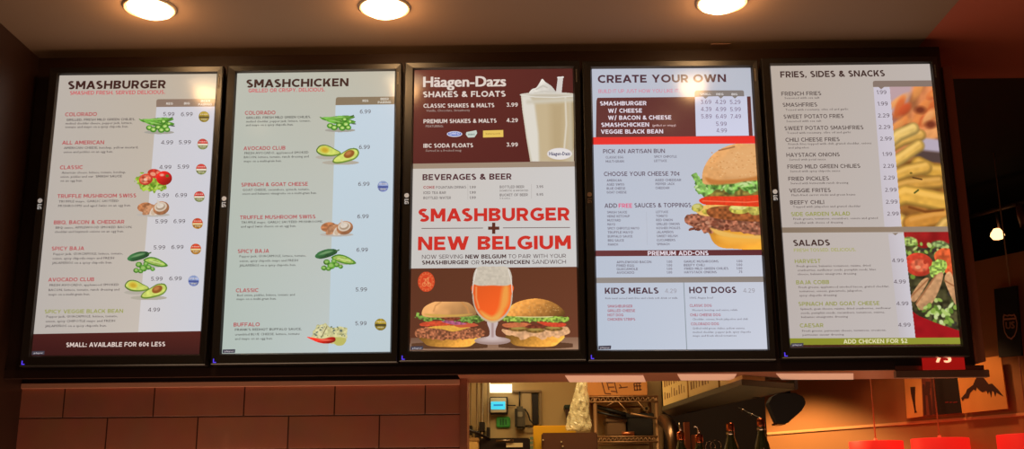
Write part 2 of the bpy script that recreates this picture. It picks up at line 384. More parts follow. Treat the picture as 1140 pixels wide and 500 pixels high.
def pic_avocado(sc, x, y):
    c = Canvas(x-26, y-13, x+26, y+13, 3)
    c.ell(x+3, y+9, 18, 2.2, (178, 170, 155), soft=2); c.ell(x-12, y+3, 11, 2, (180, 172, 160), soft=2)
    c.poly([(x-24, y-4), (x-20, y-10), (x-12, y-10.5), (x-3, y-6), (x+3, y-2.5), (x+1, y+.5), (x-8, y+2), (x-18, y+1)], (95, 125, 45), hi=-.1)
    c.poly([(x-22.8, y-4.5), (x-19, y-9.3), (x-12, y-9.6), (x-3.5, y-5.4), (x+2, y-2.6), (x, y-.6), (x-8, y+.4), (x-17.5, y-.6)], (205, 215, 105), nz=.08, nsc=3)
    c.ell(x-14.5, y-5.2, 5, 3.6, (215, 190, 70), ang=10, soft=1.5); c.ell(x-14.5, y-5, 3, 2, (200, 165, 50), ang=10, soft=1.5)
    c.poly([(x-6, y+8), (x-3, y+3), (x+5, y-2), (x+13, y-6.5), (x+21, y-6.5), (x+23.5, y-1), (x+19, y+5), (x+9, y+8.5), (x-1, y+10)], (105, 135, 50), hi=-.1)
    c.poly([(x-4.5, y+7), (x-2, y+3.3), (x+5, y-1), (x+13, y-5.4), (x+20, y-5.2), (x+22, y-1), (x+18, y+3.8), (x+8, y+7), (x-1, y+8.3)], (208, 218, 110), nz=.08, nsc=3)
    c.ell(x+12.5, y-.5, 6.2, 4, (150, 90, 40), ang=-25, soft=.8); c.ell(x+11.8, y-1.4, 3.4, 2, (190, 125, 70), ang=-25, soft=1.5)
    sc.canvas(c, 6)
def pic_mushroom(sc, x, y):
    c = Canvas(x-19, y-11, x+19, y+10, 3)
    c.ell(x, y+7.5, 16, 1.8, (185, 178, 170), soft=2)
    c.ell(x-9, y-1, 8.5, 5.2, (170, 110, 72), ang=-8, nz=.2, hi=.3)
    c.poly([(x-12, y+7), (x-9, y), (x-3, y-4), (x+2, y-3), (x, y+2), (x-5, y+7)], (190, 135, 98), nz=.15)
    c.poly([(x-4, y+7.5), (x-1, y), (x+4, y-1), (x+5, y+7)], (222, 205, 188)); c.ell(x, y+5, 2.5, 3, (205, 180, 155))
    c.ell(x+9, y, 9.2, 7.4, (172, 115, 78), ang=-15, nz=.12, hi=.2)
    c.ell(x+8.5, y-1.6, 7.2, 5.2, (214, 196, 176), ang=-15); c.ell(x+8.5, y-1.6, 5.2, 3.6, (170, 145, 122), ang=-15); c.ell(x+8.2, y-2.6, 4.2, 2.6, (222, 208, 192), ang=-15)
    c.stroke([(x+7, y-3), (x+5.5, y-8)], 2.4, (212, 200, 188))
    sc.canvas(c, 6)
def pic_jalapeno(sc, x, y):
    c = Canvas(x-24, y-13, x+24, y+14, 3)
    c.ell(x+10, y+4, 12, 1.6, (180, 178, 168), soft=2)
    c.poly([(x-22, y-3), (x-18, y-8), (x-8, y-11.5), (x+1, y-11), (x+2, y-7), (x-6, y-3), (x-16, y-.8)], (50, 95, 55), nz=.15, nsc=4, hi=.3)
    c.poly([(x-18, y-5), (x-10, y-9), (x-2, y-9.5), (x-9, y-6.5)], (115, 155, 105), soft=1.5); c.stroke([(x+1, y-9), (x+4.5, y-10.5)], 1.3, (70, 105, 55))
    c.poly([(x-4, y-2), (x+3, y-5.5), (x+12, y-4), (x+22, y+2), (x+22.5, y+5), (x+14, y+5.5), (x+3, y+2.5)], (85, 135, 45))
    c.poly([(x-2, y-1.8), (x+4, y-4), (x+12, y-2.6), (x+20, y+2.2), (x+19, y+4), (x+12, y+3.4), (x+3, y+1)], (168, 195, 95), nz=.15, nsc=2); c.stroke([(x+3, y-1.5), (x+17, y+2)], 1, (205, 215, 150))
    for dx, dy, r in ((-9, 3, 3.6), (-4, 7, 4.4), (-12, 9.5, 3.2), (2, 6, 3.2), (-1, 2, 3), (6.5, 8, 2.6), (-7, 10.5, 2.6)):
        c.ell(x+dx, y+dy, r, r*.85, (85, 140, 50), nz=.3, seed=int(dx+30)); c.ell(x+dx-.3, y+dy-.4, r*.55, r*.45, (150, 190, 100))
    sc.canvas(c, 6)
def pic_tomato(sc, x, y):
    c = Canvas(x-22, y-14, x+22, y+15, 3)
    c.poly([(x-20, y), (x-17, y-5), (x-9, y-7), (x+5, y-2), (x+14, y+6), (x+13, y+9), (x+5, y+11), (x-7, y+12.5), (x-17, y+8)], (150, 180, 60), jag=2.5, jsc=2.5, nz=.3, nsc=2)
    for i in range(16):
        a = random.random(); c.ell(x-15+26*a, y+5+4*random.random(), 2.6, 1.3, (185, 210, 100) if i % 2 else (95, 140, 35), ang=random.uniform(-60, 60), soft=.8)
    c.ell(x+1, y-7.5, 8, 5, (205, 60, 45), ang=10, nz=.2); c.ell(x-1, y-7, 3.2, 2.2, (235, 150, 120), ang=10); c.ell(x+5, y-8.5, 2.5, 1.8, (230, 130, 100))
    c.ell(x-9, y-1, 7.8, 6.2, (205, 65, 48), ang=-15, hi=.2); c.ell(x-9.5, y-1.2, 6, 4.6, (222, 125, 95), ang=-15, nz=.3, nsc=2); c.ell(x-9.5, y-1, 2, 1.5, (240, 190, 160)); c.ell(x-6, y+1, 1.6, 1.2, (180, 50, 35)); c.ell(x-12, y-3, 1.5, 1.2, (185, 55, 35))
    c.ell(x+11.5, y-2.5, 8.8, 7.8, (198, 35, 30), hi=.35); c.ell(x+9, y-6, 2.4, 1.4, (240, 160, 140), soft=1.4); c.ell(x+15, y-5, 2, 1.6, (95, 110, 40))
    sc.canvas(c, 6)
def pic_blue_cheese(sc, x, y):
    c = Canvas(x-25, y-15, x+25, y+15, 3)
    c.poly([(x-16, y-3), (x-12, y-11), (x-3, y-12.5), (x+3, y-8), (x+10, y-8.5), (x+21.5, y-8), (x+21, y+5), (x+15, y+12), (x+2, y+9), (x-15, y+5), (x-19, y+3)], (205, 200, 145), smooth=False, jag=1, nz=.12, nsc=2)
    c.poly([(x-19, y+3), (x-14, y-3), (x-11, y-9), (x-4, y-11), (x+1, y-8), (x-6, y+3)], (215, 208, 160), smooth=False, nz=.1)
    for i in range(34):
        c.ell(x+random.uniform(-15, 19), y+random.uniform(-9, 3), random.uniform(.5, 1.5), .6, random.choice([(110, 120, 95), (90, 105, 100), (150, 150, 95)]), ang=random.uniform(-50, 50), soft=.7)
    c.stroke([(x-1, y-9), (x-7, y+3)], 1, (130, 120, 75)); c.poly([(x+6, y+3), (x+20, y+4), (x+17, y+11), (x+9, y+11)], (190, 185, 100), soft=1)
    c.poly([(x-23, y+2.5), (x-16, y+3.2), (x-6, y+4.5), (x+3, y+2.5), (x+8, y+3), (x+8, y+7), (x+1, y+9.5), (x-10, y+8.5)], (222, 45, 30), hi=.2)
    c.ell(x-3, y+5.8, 7, .8, (245, 120, 95), soft=1)
    sc.canvas(c, 6)
def badge(sc, x, y, kind, r=6):
    c = Canvas(x-r-1, y-r-1, x+r+1, y+r+1, 4)
    base, top, mid = {'gold': ((140, 120, 45), (175, 150, 50), (80, 70, 40)), 'red': ((130, 135, 85), (205, 70, 65), (235, 220, 200)),
                      'blue': ((120, 130, 175), (150, 165, 205), (70, 85, 150)), 'amber': ((175, 120, 45), (210, 75, 50), (230, 205, 150))}[kind]
    c.ell(x, y, r, r, base, soft=.6, nz=.2, nsc=1.5)
    m = (c.Y < y-r*.12) & (((c.X-x)**2+(c.Y-y)**2) < (r*.97)**2); c.paint(m.astype(float), top, nz=.15, nsc=2)
    m = (abs(c.Y-y-r*.08) < r*.16) & (abs(c.X-x) < r*.92); c.paint(m.astype(float), mid)
    for i in range(5): c.ell(x-r*.6+i*r*.3, y-r*.45, .55, .5, (235, 215, 200), soft=.5)
    for i in range(4): c.ell(x-r*.4+i*r*.27, y+r*.5, .6, .55, (215, 205, 180), soft=.6)
    sc.canvas(c, 6)
# ================================================================== the five screen pictures
CORN = [[(66.5,84.5),(243,82),(222.5,395),(34,396.5)],[(264.5,82),(440,80.2),(434,391.5),(247.5,394)],
        [(462,79.2),(637,78),(643,388.3),(457,390)],[(659,78.5),(835,76.3),(854,388.5),(666,389)],[(857.5,74),(1034.5,71),(1070,384.7),(879,387.5)]]
GREY, RED, OLIVE = (112, 102, 100), (202, 74, 82), (152, 156, 70)
def items(s, rows, h=4.2, dh=2.5, tcol=RED, dcol=GREY):
    """rows: ('T' title | 'D' line | 'P' price | 'O' olive title, text, x0, x1, baseline)"""
    for k, t, x0, x1, y in rows:
        if k == 'T': s.text(t, x0, x1, y, h, tcol, .014)
        elif k == 'O': s.text(t, x0, x1, y, h, OLIVE, .014)
        elif k == 'P': s.text(t, x0, x1, y, 4.4, (105, 95, 100), .004)
        else: s.text(t, x0, x1, y, dh, dcol, .004)
def tab(s, pts, col, cutl=True):
    s.poly(pts, col, 3)

def screen_burger():
    s = Screen(CORN[0])
    s.grid([(66.5,84.5),(243,82),(222.5,395),(34,396.5)], [(188,178,168),(190,176,156),(208,196,184),(186,178,172)], 0, 10, 14)
    s.grid([(175,119),(240.5,118),(224,369),(154,370)], [(206,204,210),(208,206,214),(206,206,214),(212,206,206)], 2, 6, 10)
    s.poly([(174.8,119.3),(174.9,112.5),(175.6,111.2),(177,110.6),(241.1,109.9),(240.5,118.5)], (141,119,104), 4)
    s.grid([(30,372.5),(230,369),(230,398),(30,400)], [(72,30,28),(86,36,30),(60,28,26),(56,22,22)], 4)
    s.text('SMASHBURGER', 75.5, 185, 100, 9.1, (70, 38, 34), .03)
    s.text('SMASHED FRESH. SERVED DELICIOUS.', 78, 184.5, 106.2, 4.2, (206, 84, 92), .01)
    for t, a, b, y in (('REG',186,193.5,116.8),('BIG',206,212.5,116.5),('BEER',225,235.5,113.8),('PAIRING',222,237.5,117.6)): s.text(t, a, b, y, 2.5, (225,215,205), .01)
    s.text('SMALL: AVAILABLE FOR 60¢ LESS', 73, 184.3, 387, 5, (226, 205, 196), .02)
    items(s, [
     ('T','COLORADO',72.5,108,130),('D','GRILLED, FRESH MILD GREEN CHILIES,',74,151,135.2),('D','melted cheddar cheese, pepper jack, lettuce,',73,148,139.2),('D','tomato and mayo on a spicy chipotle bun.',72.5,143.5,143.2),
     ('P','5.99',182.5,195,129.5),('P','6.99',202.5,215.5,129.5),
     ('T','ALL AMERICAN',69,116,161.5),('D','AMERICAN CHEESE, ketchup, yellow mustard,',71,154.5,166.5),('D','onion and pickles on an egg bun.',70.5,126,171),('P','4.99',180,193.5,161),('P','5.99',200,213.5,160.7),
     ('T','CLASSIC',66.5,92,189),('D','American cheese, lettuce, tomato, ketchup,',68.5,140.5,194),('D','onion, pickles and our',67,104,198.5),('D','SMASH SAUCE',106.5,136,198),('D','on an egg bun.',67,92,203),('P','4.99',178,191.5,188.5),('P','5.99',198.5,211.5,188),
     ('T','TRUFFLE MUSHROOM SWISS',63.5,152,221),('D','TRUFFLE mayo, GARLIC SAUTÉED',65,132.5,226),('D','MUSHROOMS and aged Swiss on an egg bun.',64.5,146,231),('P','5.99',176,188.5,220),('P','6.99',196,209,219.7),
     ('T','BBQ, BACON & CHEDDAR',59.5,138.5,250.2),('D','BBQ sauce, APPLEWOOD SMOKED BACON,',61.5,147.5,255.2),('D','cheddar and haystack onions on an egg bun.',60.5,138,259.8),('P','5.99',173.5,187,249),('P','6.99',194,207,248.7),
     ('T','SPICY BAJA',57,93.5,279.3),('D','Pepper jack, GUACAMOLE, lettuce, tomato,',59,137,284.5),('D','onion, spicy chipotle mayo and FRESH',58,127,289.5),('D','JALAPEÑOS on a spicy chipotle bun.',57.5,125,294.5),('P','5.99',171.5,184.5,278),('P','6.99',191.5,205,277.6),
     ('T','AVOCADO CLUB',53,104.5,314),('D','FRESH AVOCADO, applewood SMOKED',54.5,132.5,319.2),('D','BACON, lettuce, tomato, ranch dressing and',53.5,133,324.6),('D','mayo on a multi-grain bun.',53.5,100,329.6),('P','5.99',168.5,181.5,313),('P','6.99',189,203,312.6),
     ('O','SPICY VEGGIE BLACK BEAN',49,137,349.5),('D','Pepper jack, GUACAMOLE, lettuce, tomato,',51,131,354.3),('D','onion, spicy CHIPOTLE mayo and FRESH',50,128,359.5),('D','JALAPEÑOS on a spicy chipotle bun.',49.5,118.5,364.8),('P','4.99',165,178.5,347.5)])
    for x, y, k in ((228.5,130,'gold'),(227,160.5,'red'),(225.3,188.5,'red'),(223,219,'red'),(221,249,'amber'),(219,277.5,'amber'),(216.5,313,'blue')): badge(s, x, y, k)
    pic_chiles(s, 176, 139); pic_tomato(s, 172, 201); pic_mushroom(s, 171, 232); pic_jalapeno(s, 164, 292); pic_avocado(s, 163, 323)
    overlay_tag(s, 36, 393.5)
    return s
def overlay_tag(s, x, y):
    s.poly([(x-1,y-1.8),(x+13,y-2.2),(x+12.6,y+1.8),(x-1.3,y+2.2)], (70, 66, 78), 9)
    s.text('player', x+1, x+11.5, y+.9, 1.6, (205, 195, 200), .01, 10, 1)

def screen_chicken():
    s = Screen(CORN[1])
    s.grid([(264.5,82),(440,80.2),(434,391.5),(247.5,394)], [(186,188,176),(192,186,168),(196,204,206),(180,192,184)], 0, 10, 14)
    s.grid([(374,118),(441,117),(436,391.5),(365.5,392.5)], [(196,212,224),(198,212,224),(192,206,212),(190,206,214)], 2, 6, 10)
    s.poly([(373.9,118),(374.3,111),(375,109.7),(376.5,109.1),(441,108.5),(441,117.2)], (138,120,96), 4)
    s.text('SMASHCHICKEN', 274.5, 388.3, 98.2, 9, (76, 48, 42), .03)
    s.text('GRILLED OR CRISPY. DELICIOUS.', 277, 362, 103.6, 4.2, (208, 88, 96), .01)
    for t, a, b, y in (('REG',404,410.5,114.5),('BEER',424,433,112.6),('PAIRING',421,435.5,116.3)): s.text(t, a, b, y, 2.5, (225,218,205), .01)
    items(s, [
     ('T','COLORADO',273,307,128.5),('D','GRILLED, FRESH MILD GREEN CHILIES,',274.5,346.5,133),('D','melted cheddar, pepper jack, lettuce, tomato,',274.5,346,137.2),('D','and mayo on a spicy chipotle bun.',274,327,141.2),('P','6.99',401,413,127.5),
     ('T','AVOCADO CLUB',271.5,318,168),('D','FRESH AVOCADO, applewood SMOKED',272.5,344,172.5),('D','BACON, lettuce, tomato, ranch dressing and',272,344,177),('D','mayo on a multi-grain bun.',272,314,181.5),('P','6.99',400,412,167),
     ('T','SPINACH & GOAT CHEESE',269,343,208.5),('D','GOAT CHEESE, cucumbers, spinach, tomato,',270.5,345,213.5),('D','onion and balsamic vinaigrette on a multi-grain bun.',270,353,217.7),('P','6.99',399,411.5,208),
     ('T','TRUFFLE MUSHROOM SWISS',267.5,351.5,245),('D','TRUFFLE mayo, GARLIC SAUTÉED MUSHROOMS',269,359,249.7),('D','and aged Swiss cheese on an egg bun.',268.5,330,254.2),('P','6.99',398,410.5,244),
     ('T','SPICY BAJA',265,300,282.5),('D','Pepper jack, GUACAMOLE, lettuce, tomato,',267,341,287.3),('D','onion, spicy chipotle mayo and FRESH',267,332,292.5),('D','JALAPEÑOS on a spicy chipotle bun.',267,330,297.5),('P','6.99',397,409.5,281),
     ('T','CLASSIC',263,288,326),('D','Red onion, pickles, lettuce, tomato and',264.5,328.5,330.5),('D','mayo on a multi-grain bun.',264,308,334.7),('P','5.99',396,408.5,325),
     ('T','BUFFALO',260.5,289.5,364),('D',"FRANK'S REDHOT BUFFALO SAUCE,",262,336,368.7),('D','crumbled BLUE CHEESE, lettuce, tomato',262,334,374),('D','and mayo on an egg bun.',262,304,378.8),('P','5.99',395.5,408,362.5)], dcol=(108,108,102))
    badge(s, 426.5, 208.5, 'blue'); badge(s, 423.5, 361.5, 'gold', 6.5)
    pic_chiles(s, 377, 137.5); pic_avocado(s, 376.5, 173); pic_mushroom(s, 375, 254.5); pic_jalapeno(s, 373, 289.5); pic_blue_cheese(s, 365, 373)
    overlay_tag(s, 249.5, 391.3)
    return s

def small_burger(c, x, y, w, kaiser):
    """burger standing at x with its base at y, half width w"""
    c.ell(x, y-2, w*1.15, 3.5, (95, 62, 42), soft=3)
    c.poly([(x-w*.78,y-14),(x-w*.72,y-5),(x-w*.45,y-1),(x+w*.4,y-.5),(x+w*.68,y-4),(x+w*.78,y-14)], (214, 148, 62), nz=.08, hi=-.18)
    if kaiser:
        c.poly([(x-w*1.0,y-17),(x-w*.7,y-22),(x,y-23),(x+w*.8,y-21),(x+w*1.0,y-16),(x+w*.85,y-11),(x+w*.2,y-8.5),(x-w*.5,y-9),(x-w*.9,y-11.5)], (162, 98, 66), jag=1.2, jsc=2.5, nz=.4, nsc=1.6)
        c.poly([(x-w*.62,y-22),(x-w*.1,y-24),(x+w*.55,y-23),(x+w*.4,y-20),(x+w*.1,y-17.5),(x-w*.2,y-20)], (230, 170, 70), nz=.06)
        c.poly([(x-w*.82,y-26.5),(x-w*.5,y-29),(x,y-28.5),(x+.1*w,y-25),(x-w*.5,y-23.5),(x-w*.8,y-23.8)], (212, 80, 50), nz=.12); c.poly([(x+w*.1,y-26),(x+w*.6,y-27),(x+w*.8,y-24),(x+w*.3,y-22)], (200, 90, 60))
        c.poly([(x-w*.15,y-30),(x+w*.2,y-28.5),(x+w*.5,y-26),(x+w*.15,y-25),(x-w*.2,y-28)], (168, 90, 120), nz=.2)
        c.poly([(x-w*.9,y-37),(x-w*.8,y-31),(x-w*.4,y-29.5),(x,y-30),(x+w*.3,y-29),(x+w*.75,y-28),(x+w*.95,y-32),(x+w*.8,y-36),(x,y-35)], (112, 140, 62), jag=1.8, jsc=2.6, nz=.45, nsc=1.8)
        c.poly([(x-w*.25,y-33),(x+w*.3,y-33),(x+w*.2,y-29.5),(x-w*.1,y-30)], (120, 60, 40), nz=.3)
        c.poly([(x-w*.76,y-35),(x-w*.72,y-44),(x-w*.45,y-50),(x-w*.25,y-50.5),(x-w*.12,y-54),(x+w*.2,y-54.5),(x+w*.32,y-51),(x+w*.55,y-49),(x+w*.72,y-42),(x+w*.72,y-35.5),(x+w*.2,y-33.5),(x-w*.4,y-33)], (218, 158, 98), nz=.06, nsc=6, hi=.16)
        c.stroke([(x+w*.32,y-51),(x+w*.5,y-44),(x+w*.55,y-38)], 1.6, (205, 140, 80), soft=1.5); c.stroke([(x-w*.25,y-50),(x-w*.4,y-46),(x-w*.45,y-40)], 1.4, (208, 146, 88), soft=1.5)
        c.poly([(x-w*.7,y-37),(x,y-36),(x+w*.65,y-37),(x+w*.3,y-34.5),(x-w*.4,y-34)], (210, 165, 80), soft=1.5)
    else:
        c.poly([(x-w*.98,y-20),(x-w*.6,y-18),(x,y-19),(x+w*.9,y-22),(x+w*1.02,y-16),(x+w*.85,y-13),(x+w*.7,y-10),(x+w*.5,y-12),(x+w*.2,y-8.5),(x-w*.05,y-12.5),(x-w*.35,y-8),(x-w*.6,y-12),(x-w*.88,y-14)], (222, 168, 122), jag=.9, nz=.15, nsc=2)
        for dx, dy in ((-.5,-20),(0,-18.5),(.55,-20.5)): c.ell(x+w*dx, y+dy, w*.28, 2.9, (132, 98, 48), nz=.25); c.ell(x+w*dx, y+dy-.8, w*.2, 1.2, (168, 142, 72))
        c.poly([(x-w*.95,y-25.5),(x-w*.4,y-27),(x-w*.1,y-24.5),(x-w*.5,y-22),(x-w*.88,y-22)], (202, 112, 70), nz=.1)
        c.poly([(x-w*.1,y-25),(x+w*.3,y-24),(x+w*.1,y-21),(x-w*.3,y-22)], (120, 55, 40), nz=.25)
        c.poly([(x+w*.05,y-28),(x+w*.5,y-27),(x+w*.9,y-26),(x+w*.82,y-22.5),(x+w*.4,y-23)], (214, 74, 48), nz=.08)
        c.poly([(x-w*.92,y-35),(x-w*.94,y-29),(x-w*.5,y-28),(x,y-28.5),(x+w*.5,y-28),(x+w*.92,y-28.5),(x+w*.9,y-34),(x,y-33.5)], (140, 165, 68), jag=1.6, jsc=2.2, nz=.4, nsc=1.8)
        c.poly([(x-w*.5,y-34.5),(x+w*.45,y-34.5),(x+w*.4,y-32.8),(x-w*.45,y-33)], (225, 215, 150))
        c.poly([(x-w*.86,y-35),(x-w*.78,y-43),(x-w*.5,y-50),(x,y-53.5),(x+w*.45,y-50.5),(x+w*.78,y-43),(x+w*.86,y-35.5),(x+w*.3,y-33.8),(x-w*.4,y-33.8)], (205, 138, 66), nz=.1, nsc=2.5, hi=.22)
        for i in range(40):
            a = random.uniform(-.7, .7); c.ell(x+w*a, y-38-11*random.random()*(1-a*a), .5, .35, (226, 176, 110), soft=.5)

def screen_shakes():
    s = Screen(CORN[2])
    s.grid([(462,79.2),(637,78),(639,181),(460.5,183.5)], [(104,46,40),(86,38,34),(88,38,34),(92,40,36)], 0)
    s.grid([(460.5,183.2),(640,180.6),(640,186.5),(460.5,188.8)], (160,140,120), 1)
    s.grid([(460.4,188.8),(640,186.5),(642,297.5),(458.5,299.5)], [(204,196,188),(206,202,200),(206,204,202),(202,198,194)], 0)
    s.grid([(458.5,299.3),(642,297.3),(643.5,389),(456,391)], [(96,54,36),(104,58,38),(112,64,44),(100,56,38)], 1)
    s.grid([(458.5,376),(643,375),(643.5,389),(456,391)], [(118,84,66),(140,102,80),(168,130,104),(150,116,94)], 2)
    W = (222, 206, 196)
    s.text('Häagen-Dazs', 471.5, 563.5, 98, 11, W, .022)
    s.text('SHAKES & FLOATS', 471.5, 563, 109.6, 6.4, W, .024)
    for t, a, b, y in (('CLASSIC SHAKES & MALTS',472,550.5,121.3),('PREMIUM SHAKES & MALTS',472,553,138.5),('IBC SODA FLOATS',472,527,165.6)): s.text(t, a, b, y, 4.5, W, .022)
    for t, y in (('3.99',120.3),('4.29',137.5),('3.99',164.5)): s.text(t, 564, 576.5, y, 4.4, W, .014)
    for t, a, b, y in (('Vanilla, Chocolate, Strawberry',475,523.5,125.6),('FEATURING:',474.5,494,143),('Served in a frosted mug',474.5,514,170)): s.text(t, a, b, y, 2.5, (205,180,168), .008)
    # three sponsor marks
    s.ell(506.5, 150.4, 8.5, 3.2, (205, 205, 225), 4); s.ell(506.5, 150.2, 7.4, 2.2, (80, 105, 190), 5); s.text('OREO', 501, 512, 151.3, 2.6, (225,225,240), .02, 6)
    s.poly([(519.5,148.3),(530.5,146.2),(531.5,149.5),(528.5,154),(521.5,154.3),(519,151)], (200, 210, 200), 4); s.text('mint', 521.5, 529, 151.8, 2.4, (110,140,130), .01, 6)
    s.poly([(538,146.6),(560.3,146),(560.5,153.7),(538,154.3)], (232, 195, 95), 4); s.text("butterscotch", 541, 557, 151, 2, (200,150,70), .01, 6)
    # milkshake glass
    c = Canvas(578, 84, 638.4, 181.2, 3)
    bodyL = lambda y: 580+(y-106)/76*10.5; bodyR = 640
    c.poly([(580,107),(588,105.5),(605,104.5),(640,106),(640,182),(590.5,182),(586,155),(582,125)], (196, 184, 160), smooth=False, soft=1)
    c.poly([(594,114),(634,113),(632,182),(600,182)], (198, 178, 142), soft=9, smooth=False)
    c.poly([(612,116),(628,116),(626,182),(614,182)], (186, 164, 126), soft=9, smooth=False)
    c.poly([(580.3,107),(588,105.8),(595,118),(599,150),(600,182),(592,182),(586.5,155),(582,125)], (222, 216, 204), smooth=False, soft=3)
    c.poly([(636,112),(640,112),(640,165),(637,168)], (172, 150, 112), soft=3, smooth=False)
    c.stroke([(629,110),(630,140),(627,176)], 1.4, (226, 220, 208), soft=2)
    c.stroke([(588,115),(640,112.5)], 4, (206, 198, 180), soft=4)
    c.poly([(589,107),(592,101),(597,99),(601,93),(603.5,89.5),(607,93),(613,97),(618,103),(621,107),(604,109)], (220, 214, 204), hi=.08, nz=.05, nsc=3)
    c.stroke([(597,101),(604,97),(609,99)], 1.4, (192, 186, 174), soft=1.5); c.stroke([(595,105),(606,103),(615,105)], 1.2, (200, 194, 182), soft=1.5)
    c.poly([(618.5,106),(620.8,88),(626.5,87.5),(624.8,105)], (214, 206, 200), smooth=False); c.stroke([(620.8,88),(626.5,87.6)], 1.6, (228,222,216))
    c.ell(610, 107, 29, 2.6, (214, 208, 196), soft=1.5); c.ell(610, 108, 26, 1.6, (196, 186, 168), soft=1.5)
    c.stroke([(580.5,107.5),(596,109.5),(618,110),(638,108.5)], .9, (230,226,218), soft=.8)
    s.canvas(c, 4)
    s.ell(622.6, 172.5, 14, 6.6, (216, 204, 196), 6); s.ell(622.6, 172.5, 13.2, 6, (228, 222, 220), 7); s.text('Häagen-Dazs', 611, 634.3, 174.3, 3.8, (88, 84, 120), .02, 9)
    # drinks list
    s.text('BEVERAGES & BEER', 471, 569.5, 201.6, 6.6, (92, 50, 56), .022)
    s.text('COKE', 472, 484.5, 211, 3, (205, 90, 90), .02)
    G = (148, 138, 136)
    for t, a, b, y in (('FOUNTAIN DRINKS',486,519.5,211),('1.99',523,530,210.8),('ICED TEA BAR',472,497,217),('1.99',523,530,216.7),('BOTTLED WATER',472,502.5,222.7),('1.99',523,530,222.4),
        ('BOTTLED BEER',556.5,583.5,210.6),('BUCKET OF BEER',556.5,587.5,219.5),('3.95',597,604.5,210.4),('9.95',597,604.5,219)): s.text(t, a, b, y, 2.9, G, .006)
    for t, a, b, y in (('DOMESTIC & IMPORTED',556.5,588,214.3),('5 bottles',556.5,568,222.6)): s.text(t, a, b, y, 1.9, (165,155,152), .002)
    s.line(521.2, 206, 521.2, 223, .4, (180,172,168), 5); s.line(591.5, 206, 591.5, 222, .4, (180,172,168), 5)
    s.text('SMASHBURGER', 466.5, 633.5, 247.6, 14.4, (226, 54, 44), .035)
    s.text('NEW BELGIUM', 466, 635, 279.2, 15, (228, 56, 44), .035)
    s.line(470, 255, 538, 254.6, .8, (110,88,86), 5); s.line(560, 254.4, 634, 254, .8, (110,88,86), 5)
    s.poly([(543.6,253),(548,253),(548,248.6),(551.6,248.6),(551.6,253),(556,253),(556,256.5),(551.6,256.5),(551.6,261),(548,261),(548,256.5),(543.6,256.5)], (92, 46, 34), 6)
    D = (105, 88, 88)
    for t, a, b, y, w in (('NOW SERVING',470.5,516,288.6,.004),('NEW BELGIUM',518.5,563.5,288.4,.024),('TO PAIR WITH YOUR',566,629.5,288,.004),
        ('SMASHBURGER',470.5,522,295,.024),('OR',525,534,294.8,.004),('SMASHCHICKEN',536,589.5,294.7,.024),('SANDWICH',592,629.5,294.2,.004)): s.text(t, a, b, y, 4.3, D if w < .01 else (84,56,56), w)
    # round brewery seal
    c = Canvas(465, 301, 486, 327, 3)
    c.ell(475.3, 314, 9, 10.8, (208, 74, 40), soft=2); c.ell(475.3, 314, 7, 8.8, (228, 104, 58), soft=.8); c.ell(475.3, 314, 6.2, 7.9, (214, 72, 40), soft=.8)
    for a in range(0, 360, 24): c.ell(475.3+7.8*math.cos(math.radians(a)), 314+9.6*math.sin(math.radians(a)), .5, .6, (236, 130, 80), soft=.6)
    c.ell(473, 317, 2.4, 2.4, (236, 140, 84), soft=.6); c.ell(473, 317, 1.5, 1.5, (214, 76, 42), soft=.5); c.ell(478.3, 317, 2.4, 2.4, (236, 140, 84), soft=.6); c.ell(478.3, 317, 1.5, 1.5, (214, 76, 42), soft=.5)
    c.stroke([(473,317),(474.5,311.5),(478.3,317)], .8, (240, 150, 92)); c.stroke([(472.5,311),(478,311)], .8, (240, 150, 92)); c.stroke([(478.3,317),(476.8,309.5),(478.8,309)], .8, (240, 150, 92))
    s.canvas(c, 6)
    c = Canvas(459, 336, 543, 388, 3); small_burger(c, 501, 386.5, 39, True); s.canvas(c, 4)
    c = Canvas(555, 330, 637, 388, 3); small_burger(c, 595.5, 386, 37, False); s.canvas(c, 4)
    c = Canvas(524, 297, 572, 385, 3)
    c.ell(548.5, 379, 19, 4.2, (168, 140, 132), soft=1.5); c.ell(548.5, 378, 16, 2.6, (196, 172, 166), soft=2); c.ell(548.5, 376, 7, 2, (215, 196, 190), soft=2)
    c.poly([(543,358),(554,358),(552,366),(551.5,372),(554,377),(543,377),(545.5,372),(545,366)], (206, 186, 184), soft=1); c.stroke([(548.5,360),(548.5,374)], 2.4, (172, 142, 138), soft=2)
    c.poly([(531,300),(527.5,312),(526.3,326),(527.5,338),(532,349),(539,356),(548.5,359.5),(558,356),(565,349),(569.5,338),(570.4,326),(569,312),(566,300),(558,297.6),(540,297.6)], (198, 178, 158), soft=1)
    c.poly([(528.2,317),(527.8,330),(529.5,341),(535,350),(542,355),(548.5,356.6),(555,355),(562,350),(567.5,341),(569,330),(568.6,317)], (244, 98, 38), soft=1, hi=-.06)
    c.poly([(560,320),(566.5,319),(566,338),(558,349),(550,354),(556,342)], (240, 158, 72), soft=5); c.poly([(535,346),(548,352),(560,346),(556,355),(548,357),(540,354)], (236, 170, 80), soft=4)
    c.stroke([(530.5,320),(530.5,332),(533.5,343)], 1.6, (240, 150, 90), soft=1.5)
    c.poly([(531,299),(528.4,316.5),(548,318),(568.6,316.5),(566,299),(548,297.6)], (202, 190, 172), soft=1, nz=.05, nsc=2)
    c.stroke([(531,300),(527.3,314),(526.4,326)], 1, (228, 218, 208), soft=.8); c.stroke([(566,300),(569.4,314),(570.2,326)], 1, (228, 218, 208), soft=.8)
    s.canvas(c, 5)
    overlay_tag(s, 459, 387.3)
    return s

